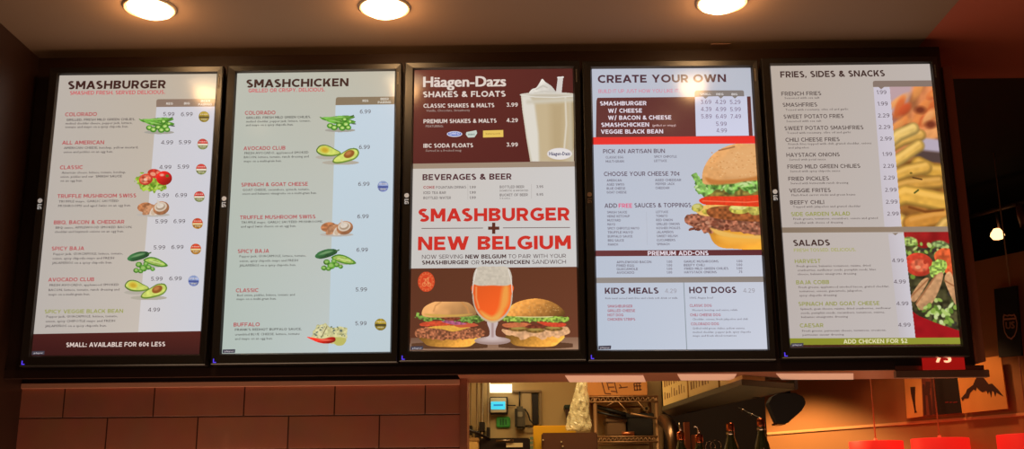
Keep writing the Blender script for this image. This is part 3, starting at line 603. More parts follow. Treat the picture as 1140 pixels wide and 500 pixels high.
def screen_create():
    s = Screen(CORN[3])
    s.grid([(659,78.5),(835,76.3),(854,388.5),(666,389)], [(188,192,206),(184,188,200),(204,208,222),(186,196,212)], 0, 10, 14)
    P = (88, 56, 68)
    s.text('CREATE YOUR OWN', 665.7, 808, 94, 8.6, P, .024)
    s.text('BUILD IT UP JUST HOW YOU LIKE IT.', 666.5, 756, 105.2, 4, (216, 116, 142), .006)
    s.grid([(664.2,110.3),(840,108),(842.3,152.8),(663.5,154.5)], [(98,52,50),(92,46,44),(100,50,48),(104,56,54)], 2)
    s.poly([(663,112),(663.6,109.6),(667,109.5),(664.8,111),(664.3,113.5)], (189,192,206), 4)
    s.poly([(835,107),(843,107),(843.5,152.5),(837.6,152.6)], (190,192,205), 3)
    s.grid([(773.2,108),(831,107.4),(833.2,151.6),(774.4,152.3)], [(200,202,222),(202,204,224),(208,210,232),(206,208,230)], 4)
    s.poly([(773,109),(772.8,104),(774,102.2),(776,101.7),(826,101.4),(827.6,102.6),(828,108),(820.6,108),(817.6,110.6),(814.6,108),(805,108),(802,110.8),(799,108),(788,108.4),(785,111),(782,108.5)], (132,124,120), 5)
    for t, a, b in (('SMALL',779,791),('REG',797,805),('BIG',814,820.5)): s.text(t, a, b, 107, 2.3, (225,220,220), .012)
    s.grid([(660,154),(842.3,151.8),(842.8,160.3),(660,162.2)], [(232,54,46),(236,50,42),(238,52,44),(236,56,48)], 5)
    W = (226, 214, 224)
    for t, a, b, y in (('SMASHBURGER',668,719.5,119),('W/ CHEESE',677,714.5,127),('W/ BACON & CHEESE',677,747,134.8),('SMASHCHICKEN',669.5,722.5,142.6),('VEGGIE BLACK BEAN',669,738,150.2)): s.text(t, a, b, y, 4.6, W, .022)
    s.text('(grilled or crispy)', 726, 752, 141.8, 2.2, (220,190,190), .01)
    for r, (y, v) in enumerate(((116.8,('3.69','4.29','5.29')),(124.8,('4.39','4.99','5.99')),(132.7,('5.89','6.49','7.49')),(141,(None,'5.99',None)),(148.3,(None,'4.99',None)))):
        for c, t in enumerate(v):
            if t: s.text(t, 779.6+c*16.3+r*.3, 791.4+c*16.3+r*.3, y, 4.6, (128,112,138), .004)
    H = (112, 96, 112)
    s.text('PICK AN ARTISAN BUN', 671.5, 740, 171.8, 4.6, H, .012); s.text('CHOOSE YOUR CHEESE 70¢', 672.5, 756.3, 197, 4.8, H, .012)
    s.text('ADD', 673, 687, 232, 4.8, H, .012); s.text('FREE', 688.7, 703.7, 232, 4.8, (226,88,128), .016); s.text('SAUCES & TOPPINGS', 706.3, 769.3, 231.6, 4.8, H, .012)
    L = [('CLASSIC EGG',674.5,694,177.5),('MULTI-GRAIN',674.5,694.5,182),('SPICY CHIPOTLE',728,753,176.6),('LETTUCE',728,742,181.2),
         ('AMERICAN',675.5,692,203),('AGED SWISS',675.5,695,207.5),('BLUE CHEESE',675.5,696,211.9),('GOAT CHEESE',675.5,697.5,216.2),('AGED CHEDDAR',729,758,202.5),('PEPPER JACK',729.5,750.5,206.8),('CHEDDAR',729.5,745,211.2)]
    for i, (t, b) in enumerate((('SMASH SAUCE',698),('HEINZ KETCHUP',701),('MUSTARD',691),('MAYO',685),('SPICY CHIPOTLE MAYO',711.5),('TRUFFLE MAYO',704.5),('BUFFALO SAUCE',704),('BBQ SAUCE',694.5),('RANCH',688))): L.append((t, 676+i*.12, b, 238.2+i*4.45))
    for i, (t, b) in enumerate((('LETTUCE',743.5),('TOMATO',743),('RED ONION',748.5),('GRILLED ONIONS',756.5),('KOSHER PICKLES',757),('JALAPEÑOS',749.5),('SWEET RELISH',754),('CUCUMBERS',751.5),('SPINACH',745))): L.append((t, 730+i*.14, b, 237.8+i*4.45))
    L += [('APPLEWOOD BACON',686.5,725,293.3),('FRIED EGG',686.5,706,297.2),('GUACAMOLE',686.5,710,301),('AVOCADO',686.5,706,304.9),('GARLIC MUSHROOMS',761,799.5,292.6),('BEEFY CHILI',761,784,296.6),('FRIED MILD GREEN CHILIES',761.5,810.5,300.5),('HAYSTACK ONIONS',761.5,797.5,304.5)]
    for i in range(4): L.append(('1.00', 742, 748, 292.8+i*3.95)); L.append((('1.00','1.00','1.00','.75')[i], 819.5 if i < 3 else 821.5, 826, 292.2+i*3.95))
    for t, a, b, y in L: s.text(t, a, b, y, 2.6, (142,134,152), .006)
    s.line(719.5, 236, 720.3, 273, .35, (175,178,190), 5)
    s.grid([(660,279.2),(848,278),(848.5,284.3),(660,285.6)], [(108,56,58),(96,44,48),(96,44,48),(106,56,58)], 5)
    s.text('PREMIUM ADD-ONS', 721, 788.5, 284.7, 4.9, W, .022)
    s.grid([(660,309.2),(850,307.8),(850.6,314),(660,315.2)], [(146,138,132),(140,130,122),(142,132,126),(148,140,134)], 5)
    s.text('KIDS MEALS', 673.5, 733, 327, 6.6, P, .022); s.text('HOT DOGS', 767, 819.5, 326.4, 6.9, P, .022)
    s.text('4.29', 740, 753, 326.2, 4.8, (160,156,166), .002); s.text('4.29', 827, 840, 325.9, 4.8, (160,156,166), .002)
    s.line(760.8, 314, 764.3, 389, .9, (140,150,158), 4)
    K = (150, 142, 156)
    for t, a, b, y in (('Kids meal served with fries and a kids soft drink or milk.',674,754.5,333),('100% Angus beef',767.5,793.5,332.6),('Mustard, ketchup and onion, relish',770.5,820.5,346.2),('Cheddar, onions, fresh jalapeños and chili',770.5,832,356.3),
        ('Grilled mild green chilies, yellow onions,',770.5,829,366.4),('melted cheddar, pepper jack, spicy chipotle',771,835.5,370.6),('mayo and fresh sliced tomatoes',771,819.5,374.6)): s.text(t, a, b, y, 2.1, K, .006)
    for t, a, b, y in (('SMASHBURGER',676.5,704,342.3),('GRILLED CHEESE',676.5,707,347.2),('HOT DOG',676.5,694,352),('CHICKEN STRIPS',676.5,707,356.8),('CLASSIC DOG',767.5,792,341.6),('CHILI CHEESE DOG',768,802,352),('COLORADO DOG',769,800,362)): s.text(t, a, b, y, 3, (214,112,130), .008)
    # tall burger running out of the picture at the right
    c = Canvas(760, 160.5, 848.2, 278.3, 2.5)
    c.poly([(788,250),(790,262),(794,270),(802,275.5),(816,277),(856,277),(856,250)], (232, 158, 54), hi=-.12, nz=.04, nsc=6)
    c.poly([(800,262),(850,262),(850,270),(812,271)], (244, 176, 70), soft=6)
    c.poly([(763,246),(766,240),(775,238),(792,236),(820,238),(856,240),(856,262),(835,261),(818,259),(800,256),(788,260),(776,254),(767,251)], (158, 98, 74), jag=2, jsc=4, nz=.42, nsc=2.6)
    for i in range(70): c.ell(random.uniform(768, 848), random.uniform(241, 257), random.uniform(1, 3), random.uniform(.7, 1.8), random.choice([(196,140,112),(110,58,42),(178,112,84),(132,72,52)]), ang=random.uniform(-40, 40), soft=1)
    c.poly([(790,254),(806,258),(826,262),(856,262),(856,266),(820,265),(800,262)], (236, 184, 92), soft=2)
    c.poly([(782,238),(800,232),(830,236),(850,238),(850,246),(836,243),(822,244),(806,240),(792,240)], (170, 84, 42), nz=.3, nsc=3)
    c.poly([(774,232),(792,228),(812,229),(822,234),(806,238),(790,241),(778,239)], (238, 190, 102), nz=.05)
    c.ell(776, 231.5, 6.5, 4.6, (178, 168, 76), nz=.25, ang=-10); c.ell(775, 230, 4, 2.3, (208, 200, 120)); c.ell(786, 236, 5, 3, (196, 176, 70), nz=.2)
    c.ell(823, 232.5, 12, 5.5, (176, 170, 72), nz=.3, nsc=2.5); c.ell(822, 230.5, 9, 3, (212, 206, 122), nz=.15); c.ell(838, 233, 8, 6, (188, 176, 84), nz=.25)
    c.poly([(778,223),(790,220),(820,222),(846,220),(856,222),(856,229),(830,230),(800,228.5),(784,228)], (222, 66, 34), nz=.06); c.poly([(784,214),(800,212),(820,215),(824,220),(800,222),(786,221)], (226, 84, 50), nz=.1)
    c.stroke([(782,223.5),(830,225),(852,223.5)], 1, (240,130,90), soft=1)
    for k, o in enumerate(((822,212),(826,215),(830,214))): c.stroke([o,(840,o[1]+5),(856,o[1]+9)], 1.6, (150, 70, 125) if k % 2 == 0 else (212,170,200), soft=1)
    c.poly([(783,203),(800,201),(830,200),(856,198),(856,226),(820,224),(790,222),(784,214)], (128,112,52), nz=.35, nsc=3)
    c.poly([(786,236),(800,230),(856,230),(856,246),(800,244)], (150,84,44), nz=.3, nsc=3)
    c.ell(823, 233, 12, 5.5, (182,174,76), nz=.3, nsc=2.5); c.ell(822, 231, 9, 3, (216,210,126), nz=.15); c.ell(840, 234, 8, 6, (188,176,84), nz=.25)
    c.poly([(778,223),(790,219),(820,219),(846,217),(856,217),(856,229),(830,230),(800,228.5),(784,228)], (228,62,32), nz=.06); c.stroke([(782,224),(830,225.5),(852,224)], 1, (244,130,90), soft=1)
    c.poly([(771,194),(776,192),(780,199),(788,203),(800,204),(812,205),(824,203),(836,201),(848,198),(856,197),(856,215),(844,212),(836,216),(822,211),(812,216),(800,211),(792,214),(784,219),(776,216),(774,208)], (118, 162, 78), jag=2.4, jsc=4, nz=.5, nsc=3)
    for i in range(46): c.ell(random.uniform(774, 848), random.uniform(201, 213), random.uniform(1.2, 3.4), random.uniform(.7, 1.6), random.choice([(168,204,122),(74,122,46),(196,220,150)]), ang=random.uniform(-60, 60), soft=1)
    c.poly([(772,196),(775,193),(778,199),(784,205),(786,213),(779,211),(775,204)], (136, 184, 92), nz=.2, nsc=2)
    c.poly([(782,204),(782,192),(786,182),(793,173),(803,166),(815,161.5),(828,160),(856,160),(856,198),(842,201),(828,202),(815,205),(800,204),(790,206)], (222, 162, 102), nz=.05, nsc=3, hi=.1)
    c.poly([(800,185),(806,174),(820,166),(845,164),(852,180),(850,195),(815,198)], (228, 172, 114), soft=8)
    c.poly([(785,198),(800,201),(830,199),(850,195),(850,200),(828,202.5),(812,205),(792,206)], (196, 124, 62), soft=2.5)
    c.stroke([(800,168),(811,165.5),(817,164)], 1.2, (140, 92, 58), soft=1.5)
    for i in range(90):
        a = random.uniform(790, 848); b = random.uniform(170, 197); c.ell(a, b, .8, .5, random.choice([(236,190,134),(206,142,84)]), soft=.8)
    s.canvas(c, 3)
    s.grid([(848,162),(856,162),(858,278),(850,278)], (206,176,120), 1, 1, 1)
    overlay_tag(s, 667.5, 386.4)
    return s

def screen_sides():
    s = Screen(CORN[4])
    s.grid([(857.5,74),(1034.5,71),(1070,384.7),(879,387.5)], [(186,172,160),(190,180,174),(198,190,188),(188,178,174)], 0, 10, 14)
    s.grid([(972,97),(990.3,96.8),(1003.6,251),(984.5,252.5)], [(204,196,208),(206,198,210),(206,198,206),(200,192,198)], 2)
    s.grid([(988.6,260),(1006,259),(1019.5,376.5),(1001.5,377)], [(196,188,194),(206,200,208),(206,200,208),(194,186,190)], 2)
    s.poly([(971.5,96.8),(971.2,92),(972,90.4),(973.5,90),(1038,89.2),(1038,96),(984,96.6),(980.6,99.4),(977.4,96.7)], (136,118,108), 6)
    s.grid([(868,253.3),(1056,251.4),(1056.5,257.3),(868,259.2)], [(134,116,98),(150,130,112),(150,130,112),(136,118,100)], 7)
    s.poly([(993,259),(1000,258.8),(996.5,261.5)], (140,122,106), 7)
    s.grid([(870,377.6),(1070,375.8),(1071,383.4),(870,385.4)], [(140,142,44),(150,152,54),(148,150,52),(138,140,44)], 7)
    s.grid([(870,385),(1071,382.9),(1071,387),(870,390)], (70,34,26), 7)
    B = (76, 52, 48); G = (104, 90, 86); SB = (132, 118, 114); O = (148, 150, 68)
    s.text('FRIES, SIDES & SNACKS', 868.5, 985, 87, 6.9, B, .022); s.text('SALADS', 882.5, 923.5, 273.9, 6.8, B, .022)
    s.text('FRESH TOSSED. DELICIOUS.', 883, 952.5, 280.5, 3.8, (168,166,98), .010)
    for t, a, b, y, sub, a2, b2, y2, p, pa, pb, py in (
     ('FRENCH FRIES',869.5,914,107,'Seasoned with sea salt',873,912,110.6,'1.99',975.5,986.5,104.8),
     ('SMASHFRIES',871,909.5,119.3,'Tossed with rosemary, olive oil and garlic',874,944,123.6,'1.99',976.5,988,117.5),
     ('SWEET POTATO FRIES',872,939,132.3,'Seasoned with sea salt',875,914,136.3,'2.29',977,990,130.5),
     ('SWEET POTATO SMASHFRIES',873,961,145.2,'Tossed with rosemary, olive oil and garlic',875.5,947,149.2,'2.29',978,991,143.3),
     ('CHILI CHEESE FRIES',874,934.5,158,'French fries topped with chili, grated cheddar, onions',877,970,161.6,'2.99',979.5,992.5,156.2),
     ('HAYSTACK ONIONS',875,934.5,174.8,'Served with petal sauce',878,919,178.8,'1.99',982,993,173.3),
     ('FRIED MILD GREEN CHILIES',876,957.5,187.8,'Served with spicy chipotle sauce',879,935,191.8,'2.29',983,995,186.5),
     ('FRIED PICKLES',877,922.5,201.2,'Served with buttermilk ranch dressing',879.5,944,205.2,'2.29',983.5,995.8,199.5),
     ('VEGGIE FRITES',878,924.5,214.3,'Flash-fried carrot sticks and green beans',880.5,952,218.3,'2.99',985,998,213),
     ('BEEFY CHILI',879,917,227.5,'Topped with jalapeños and grated cheddar',882,958,231.3,'2.99',986,999,226.3),
     ('SIDE GARDEN SALAD',880,946,240.6,'Fresh greens, tomatoes, cucumbers, onions and grated',882.5,977,244.8,'2.99',987.5,1000.5,239.5),
     ('HARVEST',884,913,293.2,'Fresh greens, balsamic tomatoes, raisins, dried',886,969,297.6,'4.99',993,1006,291.8),
     ('BAJA COBB',885.5,922.5,316.8,'Fresh greens, applewood smoked bacon, grated cheddar,',888,990,321.2,'4.99',995,1008.5,315.5),
     ('SPINACH AND GOAT CHEESE',888,979,341,'Spinach, goat cheese, raisins, dried cranberries, sunflower',890,992,345.5,'4.99',998,1011.5,340),
     ('CAESAR',889.5,916,365.2,'Fresh greens, parmesan cheese, tomatoes, croutons,',892,986.5,370.2,'4.99',1000,1014,364)):
        s.text(t, a, b, y, 4.4, O if t in ('SIDE GARDEN SALAD','HARVEST','BAJA COBB','SPINACH AND GOAT CHEESE','CAESAR') else G, .014)
        s.text(sub, a2, b2, y2, 2.3, SB, .006); s.text(p, pa, pb, py, 4.3, (112,98,106), .006)
    for t, a, b, y in (('and jalapeños',877,900,165.6),('cheddar with choice of dressing',883,938,249.2),('cranberries, sunflower seeds, pumpkin seeds, blue',887,975,302.1),('cheese, balsamic vinaigrette dressing',887,953,306.5),
        ('tomatoes, onions, guacamole, jalapeños,',889,960,325.6),('spicy chipotle dressing',889,931,330.4),('seeds, pumpkin seeds, cucumbers, tomatoes, onions,',890.5,985,350.1),('balsamic vinaigrette dressing',891,943.5,354.6),('parmesan caesar dressing',892.5,939,374.6)): s.text(t, a, b, y, 2.3, SB, .006)
    s.text('ADD CHICKEN FOR $2', 938.5, 1010.5, 383.2, 4.8, (226,218,172), .02)
    # fries photo
    def left1(y): return 990.3+(y-96.8)*.0865
    c = Canvas(988, 94, 1057, 255, 2)
    c.poly([(980,90),(1060,90),(1060,260),(980,260)], (196,120,74), smooth=False, nz=.3, nsc=9)
    c.poly([(985,92),(1014,92),(1010,112),(1002,122),(985,126)], (190,160,164), soft=6); c.poly([(988,128),(1000,135),(1000,150),(985,152)], (160,110,100), soft=5)
    for i in range(26):
        x = random.uniform(998, 1050); y = random.uniform(98, 150); a = random.uniform(-70, -10)
        c.ell(x, y, random.uniform(8, 14), random.uniform(3.5, 5.5), random.choice([(222,132,70),(206,104,54),(232,158,96),(196,84,46),(226,146,80)]), ang=a, soft=3, hi=.2)
    for x, y in ((1024,122),(1036,138),(1012,142)): c.ell(x, y, 6, 4, (120,54,34), soft=4)
    c.poly([(1018,152),(1060,156),(1060,172),(1026,168)], (184,170,186), soft=3, smooth=False); c.poly([(1016,164),(1030,167),(1060,170),(1060,184),(1018,178)], (84,66,62), soft=4, smooth=False)
    c.poly([(985,176),(1060,182),(1060,256),(985,256)], (150,96,42), smooth=False, soft=3, nz=.2, nsc=7)
    for p, w, col in ((((986,166),(1004,156),(1024,150)),12,(218,176,88)),(((988,160),(1000,150),(1016,143)),13,(226,196,112)),(((986,186),(1002,176),(1022,162)),13,(228,190,96)),(((1022,182),(1038,190),(1060,192)),16,(214,168,70)),(((985,200),(1010,190),(1030,186)),14,(222,178,82)),
        (((986,212),(1010,205),(1045,202)),14,(206,158,70)),(((985,224),(1008,216),(1050,224)),20,(228,182,78)),(((985,236),(1004,248),(1012,262)),17,(226,184,88)),(((1014,248),(1040,242),(1062,240)),18,(206,146,60)),(((1040,262),(1052,248),(1062,244)),12,(220,180,92)),(((986,252),(998,256)),12,(232,196,110))):
        col = (col[0], int(col[1]*.955), int(col[2]*.95)); c.stroke(p, w+1, tuple(int(v*.66) for v in col), soft=3); c.stroke([(a, b-1) for a, b in p], w-3, col, soft=4, nz=.07, nsc=5)
        c.stroke([(a, b-w*.24) for a, b in p], w*.25, tuple(min(255, v+18) for v in col), soft=3)
    c.stroke([(1016,197),(1026,199)], 1.6, (90,60,30)); c.stroke([(1018,214),(1022,211)], 2, (84,88,34)); c.ell(1014, 192, 1.6, 1.2, (120,100,40)); c.stroke([(1012,230),(1030,235),(1050,233)], 2.4, (120,66,26), soft=2)
    c.A *= (c.X > left1(c.Y)); c.A *= (c.Y < 252.6-(c.X-990)*.012); s.canvas(c, 4)
    # salad photo
    c = Canvas(1004, 256, 1071, 379, 2)
    c.poly([(1000,250),(1075,250),(1075,385),(1000,385)], (150,26,28), smooth=False, nz=.12, nsc=10)
    c.poly([(1004,276),(1012,270),(1030,276),(1040,268),(1062,272),(1075,280),(1075,372),(1062,366),(1044,362),(1024,356),(1010,348)], (66,62,38), nz=.5, nsc=4)
    for i in range(60):
        x = random.uniform(1008, 1068); y = random.choice([random.uniform(270, 284), random.uniform(338, 362), random.uniform(290, 350)])
        c.ell(x, y, random.uniform(2, 5), random.uniform(1.4, 3), random.choice([(110,140,52),(150,176,80),(74,100,40),(186,200,118),(58,52,46)]), ang=random.uniform(-80, 80), soft=1)
    c.ell(1023, 294, 16.5, 13, (196,62,42), ang=8, hi=.15, nz=.12, nsc=3); c.ell(1024, 295, 10, 7, (220,104,72), ang=8, nz=.25, nsc=3, soft=2); c.ell(1022, 297, 3, 2, (234,150,110)); c.ell(1030, 291, 2, 2.6, (180,60,40))
    c.poly([(1040,284),(1048,276),(1060,277),(1072,284),(1072,302),(1058,306),(1046,296)], (212,92,50), nz=.25, nsc=3)
    c.poly([(1034,300),(1040,290),(1050,288),(1054,296),(1048,306),(1038,308)], (156,184,84), nz=.35, nsc=2, jag=1)
    for p in ([(1020,338),(1030,322),(1042,306),(1050,303),(1048,316),(1040,334),(1030,346)],[(1014,330),(1026,312),(1034,310),(1026,326),(1018,336)],[(1052,312),(1058,302),(1066,320),(1074,345),(1066,342)]):
        c.poly(p, (198,148,104), nz=.12, nsc=3, hi=.15); c.stroke([p[0], p[2]], 1.5, (152,96,60), soft=1.5)
    for i in range(30): c.ell(random.uniform(1028, 1066), random.uniform(340, 362), random.uniform(2, 5), random.uniform(1.5, 3), random.choice([(140,170,72),(176,200,110),(98,128,48),(202,214,150)]), ang=random.uniform(-70, 70), soft=1)
    c.ell(1012, 268, 9, 5, (152,172,92), nz=.4, nsc=2, soft=1.5); c.ell(1046, 271, 8, 4, (130,150,90), nz=.4, nsc=2, soft=1.5)
    c.poly([(1010,347),(1024,352),(1044,360),(1062,366),(1076,372),(1076,388),(1008,388)], (156,22,28), nz=.06, nsc=8)
    c.A *= (c.X > 1006+(c.Y-258)*.1145); c.A *= (c.Y < 377); s.canvas(c, 4)
    overlay_tag(s, 880.5, 384.8)
    return s
# ================================================================== screens material: the panel gives off its picture, its glass mirrors the room
def screen_material():
    m = bpy.data.materials.new('lit_panel'); m.use_nodes = True; nt = m.node_tree; b = nt.nodes['Principled BSDF']
    a = nt.nodes.new('ShaderNodeAttribute'); a.attribute_name = 'picture'; a.attribute_type = 'GEOMETRY'
    b.inputs['Base Color'].default_value = (.012, .012, .012, 1); b.inputs['Roughness'].default_value = .17
    b.inputs['Specular IOR Level'].default_value = .5
    nt.links.new(a.outputs['Color'], b.inputs['Emission Color']); b.inputs['Emission Strength'].default_value = SCREEN_GAIN
    return m
SCREEN_GAIN = .98
PANEL = screen_material()
BEZEL = mat('bezel_plastic', (.013, .0095, .008), .36, spec=.75)
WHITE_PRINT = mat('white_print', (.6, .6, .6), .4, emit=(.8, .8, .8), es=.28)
BLUE_LED = mat('blue_led', (.02, .02, .1), .4, emit=(.10, .05, .9), es=1.1)
DIMPRINT = mat('dim_print', (.30, .26, .22), .5)

# x, y, z offset and roll of each display on its bracket
DISP = [(-1.31742,-.0019,-.0019,-.00201),(-.65378,.0002,-.0003,.00154),(-.00111,.0018,.0029,-.00284),(.65206,.0012,-.0023,-.00551),(1.3167,-.0013,.0016,.00043)]
DLAB = ['leftmost tall menu screen, headed SMASHBURGER with round badges and a dark red footer',
        'second menu screen from the left, headed SMASHCHICKEN on a pale green background',
        'middle menu screen with a milkshake on brown above and two burgers beside a beer glass',
        'menu screen headed CREATE YOUR OWN with a red stripe and tall burger',
        'rightmost menu screen, headed FRIES, SIDES & SNACKS with photos of fries and salad']
SCR = [screen_burger, screen_chicken, screen_shakes, screen_create, screen_sides]
BL, BR_, BT, BB = .0345, .026, .0270, .0385      # bezel widths
def bezel_mesh():
    bm = bmesh.new()
    x0, x1, z0, z1 = -SW/2, SW/2, 0, SH; X0, X1, Z0b, Z1 = x0-BL, x1+BR_, z0-BB, z1+BT
    def ring(a, b, c, d, y): return [bm.verts.new(p) for p in ((a,y,c),(b,y,c),(b,y,d),(a,y,d))]
    k = .0055
    R = [ring(x0, x1, z0, z1, .004), ring(x0, x1, z0, z1, -.001), ring(x0-k, x1+k, z0-k, z1+k, -.0105), ring(X0+.003, X1-.003, Z0b+.003, Z1-.003, -.0125),
         ring(X0, X1, Z0b, Z1, -.0095), ring(X0, X1, Z0b, Z1, .030), ring(X0+.03, X1-.03, Z0b+.03, Z1-.03, .052)]
    for a, b in zip(R, R[1:]):
        for i in range(4): bm.faces.new((a[i], a[(i+1) % 4], b[(i+1) % 4], b[i]))
    bm.faces.new(R[-1]); bm.faces.new(R[0])
    bmesh.ops.recalc_face_normals(bm, faces=bm.faces[:])
    me = bpy.data.meshes.new('bezel'); bm.to_mesh(me); bm.free(); me.materials.append(BEZEL); return me
BEZ = bezel_mesh()
def flat_text(name, t, size, m, parent, loc, rot, bold=.01, mono=None):
    g, fs = text_geo(t, bold, 2); me = bpy.data.meshes.new(name)
    me.from_pydata([(x*size, -.0006, y*size) for x, y in g], [], fs); me.update()
    o = link(name, me, m, parent); o.location = loc; o.rotation_euler = rot; return o
def logo_mesh():
    """round mark with the two letters beneath it, turned with the display"""
    bm = bmesh.new(); r = .0085
    vs = [bm.verts.new((r*math.cos(t), -.0008, r*math.sin(t))) for t in np.linspace(0, 2*PI, 28, endpoint=False)]
    bm.faces.new(vs)
    bmesh.ops.recalc_face_normals(bm, faces=bm.faces[:]); me = bpy.data.meshes.new('logo'); bm.to_mesh(me); bm.free()
    g, fs = text_geo('LG', .045, 2); n = len(me.vertices)
    V = [tuple(v.co) for v in me.vertices]+[((y-.5)*.0135, -.0008, -.013-x*.0105) for x, y in g]
    F_ = [tuple(p.vertices) for p in me.polygons]+[tuple(i+n for i in f) for f in fs]
    m2 = bpy.data.meshes.new('logo'); m2.from_pydata(V, [], F_); m2.update(); return m2
LOGO = logo_mesh()
for i, (dx, dy, dz, rr) in enumerate(DISP):
    e = empty('menu_display', (dx, dy, Z0+dz), DLAB[i], 'menu screen', 'tall menu screens side by side above the counter', (math.radians(.32), -rr, 0))
    e['label'] = DLAB[i]
    b = bpy.data.objects.new('bezel', BEZ.copy()); COL.objects.link(b); b.parent = e
    me = SCR[i]().mesh('screen'); o = link('screen', me, PANEL, e)
    lg = link('logo', LOGO.copy(), WHITE_PRINT if i != 3 else mat('worn_print', (.35, .22, .14), .4), e)
    lg.location = (-SW/2-BL*.55, -.0135, .555); lg['label'] = 'small pale maker logo turned sideways'
    m = MB()     # small angled blue light in the lower left corner
    m.box(-.0045, -.0015, 0, .001, -.004, .007); m.box(-.0045, .006, 0, .001, -.007, -.004)
    p = m.build('power_light', BLUE_LED, None); p.parent = e; p.location = (-SW/2-BL*.62, -.0135, -.026); p['label'] = 'tiny blue light'
    # thin row of fine print down the right bezel near the top
    m = MB(); random.seed(20+i)
    z = 0
    for k in range(11):
        h = random.uniform(.0022, .0042); m.box(-.0022, .0022, 0, .0006, z-h, z); z -= h+.0014
    p = m.build('bezel_print', DIMPRINT, None); p.parent = e; p.location = (SW/2+BR_*.5, -.0131, SH-.008)
random.seed(9)

# ================================================================== room shell
H = 3.235                                   # ceiling
YW = .06                                    # face of the bulkhead
ZB = (at(560, 417.3, YW).z+at(900, 415, YW).z)/2   # its underside
YB = atz(700, 425.8, ZB).y                  # its far side
CEIL = mat('ceiling_paint', rgb(148, 118, 94), .8, noise=.06, nscale=3)
REDCEIL = mat('red_ceiling', rgb(185, 92, 66), .85, noise=.06, nscale=3)  # redder colour for the right section of the ceiling
DARKWOOD = mat('dark_wood', rgb(52, 30, 22), .42, noise=.3, nscale=8, stretch=(1, 1, .15))
BROWNWOOD = mat('brown_wood', rgb(168, 100, 72), .5, noise=.22, nscale=14, stretch=(1, 1, .12))
TRIMM = mat('taupe_trim', rgb(140, 100, 80), .45, noise=.1, nscale=9)
FLOORM = mat('floor_tile', rgb(70, 52, 42), .4, noise=.2, nscale=4)
WALLM = mat('brown_wall', rgb(120, 78, 55), .8, noise=.1, nscale=3)
BLACKC = mat('black_paint', rgb(26, 18, 15), .8)
XL = at(24, 440, .2).x                      # left side wall
XR = at(1096, 400, YW).x                    # right end of the bulkhead
XS = 1.60
BACK = -6.5
struct('ceiling', MB().box(XL-.3, XS, BACK, YB, H, H+.1), CEIL)
o = struct('ceiling', MB().box(XS, 5.5, BACK, atz(1100, 87.5, H).y, H+.001, H+.14), REDCEIL)
struct('floor', MB().box(-5, 9, BACK, 12, -.1, 0), FLOORM)
struct('wall_left', MB().box(XL-.12, XL, BACK, .2, 0, H), DARKWOOD)
struct('wall_back', MB().box(-5, 9, BACK-.1, BACK, 0, 3.4), WALLM)
# bulkhead
struct('wall_front', MB().box(XL-.1, XR-.034, YW, YB, ZB+.02, H), DARKWOOD)
struct('trim_1', MB().box(XR-.034, XR, YW-.012, YB, ZB+.03, at(1050, 75, YW).z), BROWNWOOD, .002)
struct('trim_8', MB().box(XL, at(996, 415, YW).x, YW-.010, YW+.012, ZB+.004, ZB+.034), DARKWOOD)
struct('trim_2', MB().box(at(996, 415, YW).x, XR+.006, YW-.014, YW+.012, at(1050, 420.6, YW).z, at(1050, 412.6, YW).z), TRIMM, .001)

# stainless lining under the bulkhead with its joints and copper glints
STEEL = mat('copper_toned_steel', rgb(180, 116, 92), .42, metal=.6, noise=.15, nscale=6, bump=.04, stretch=(.3, 4, 4))
YT = .2                                     # tiled wall
xj = at(512, 440, YT).x; xj2 = at(520, 440, YT).x
struct('trim_3', MB().box(xj, XR, YW+.012, YB+.004, ZB+.004, ZB+.02), STEEL)
struct('trim_4', MB().box(xj, xj2, YT-.006, YB+.02, 0, ZB+.004), STEEL, .002)
zt0, zt1 = at(260, 431, YT).z, at(260, 425.2, YT).z
struct('trim_5', MB().box(XL, xj, YT-.014, YT, zt0, zt1), mat('tile_edge_trim', rgb(225, 160, 132), .45, metal=.1), .0015)

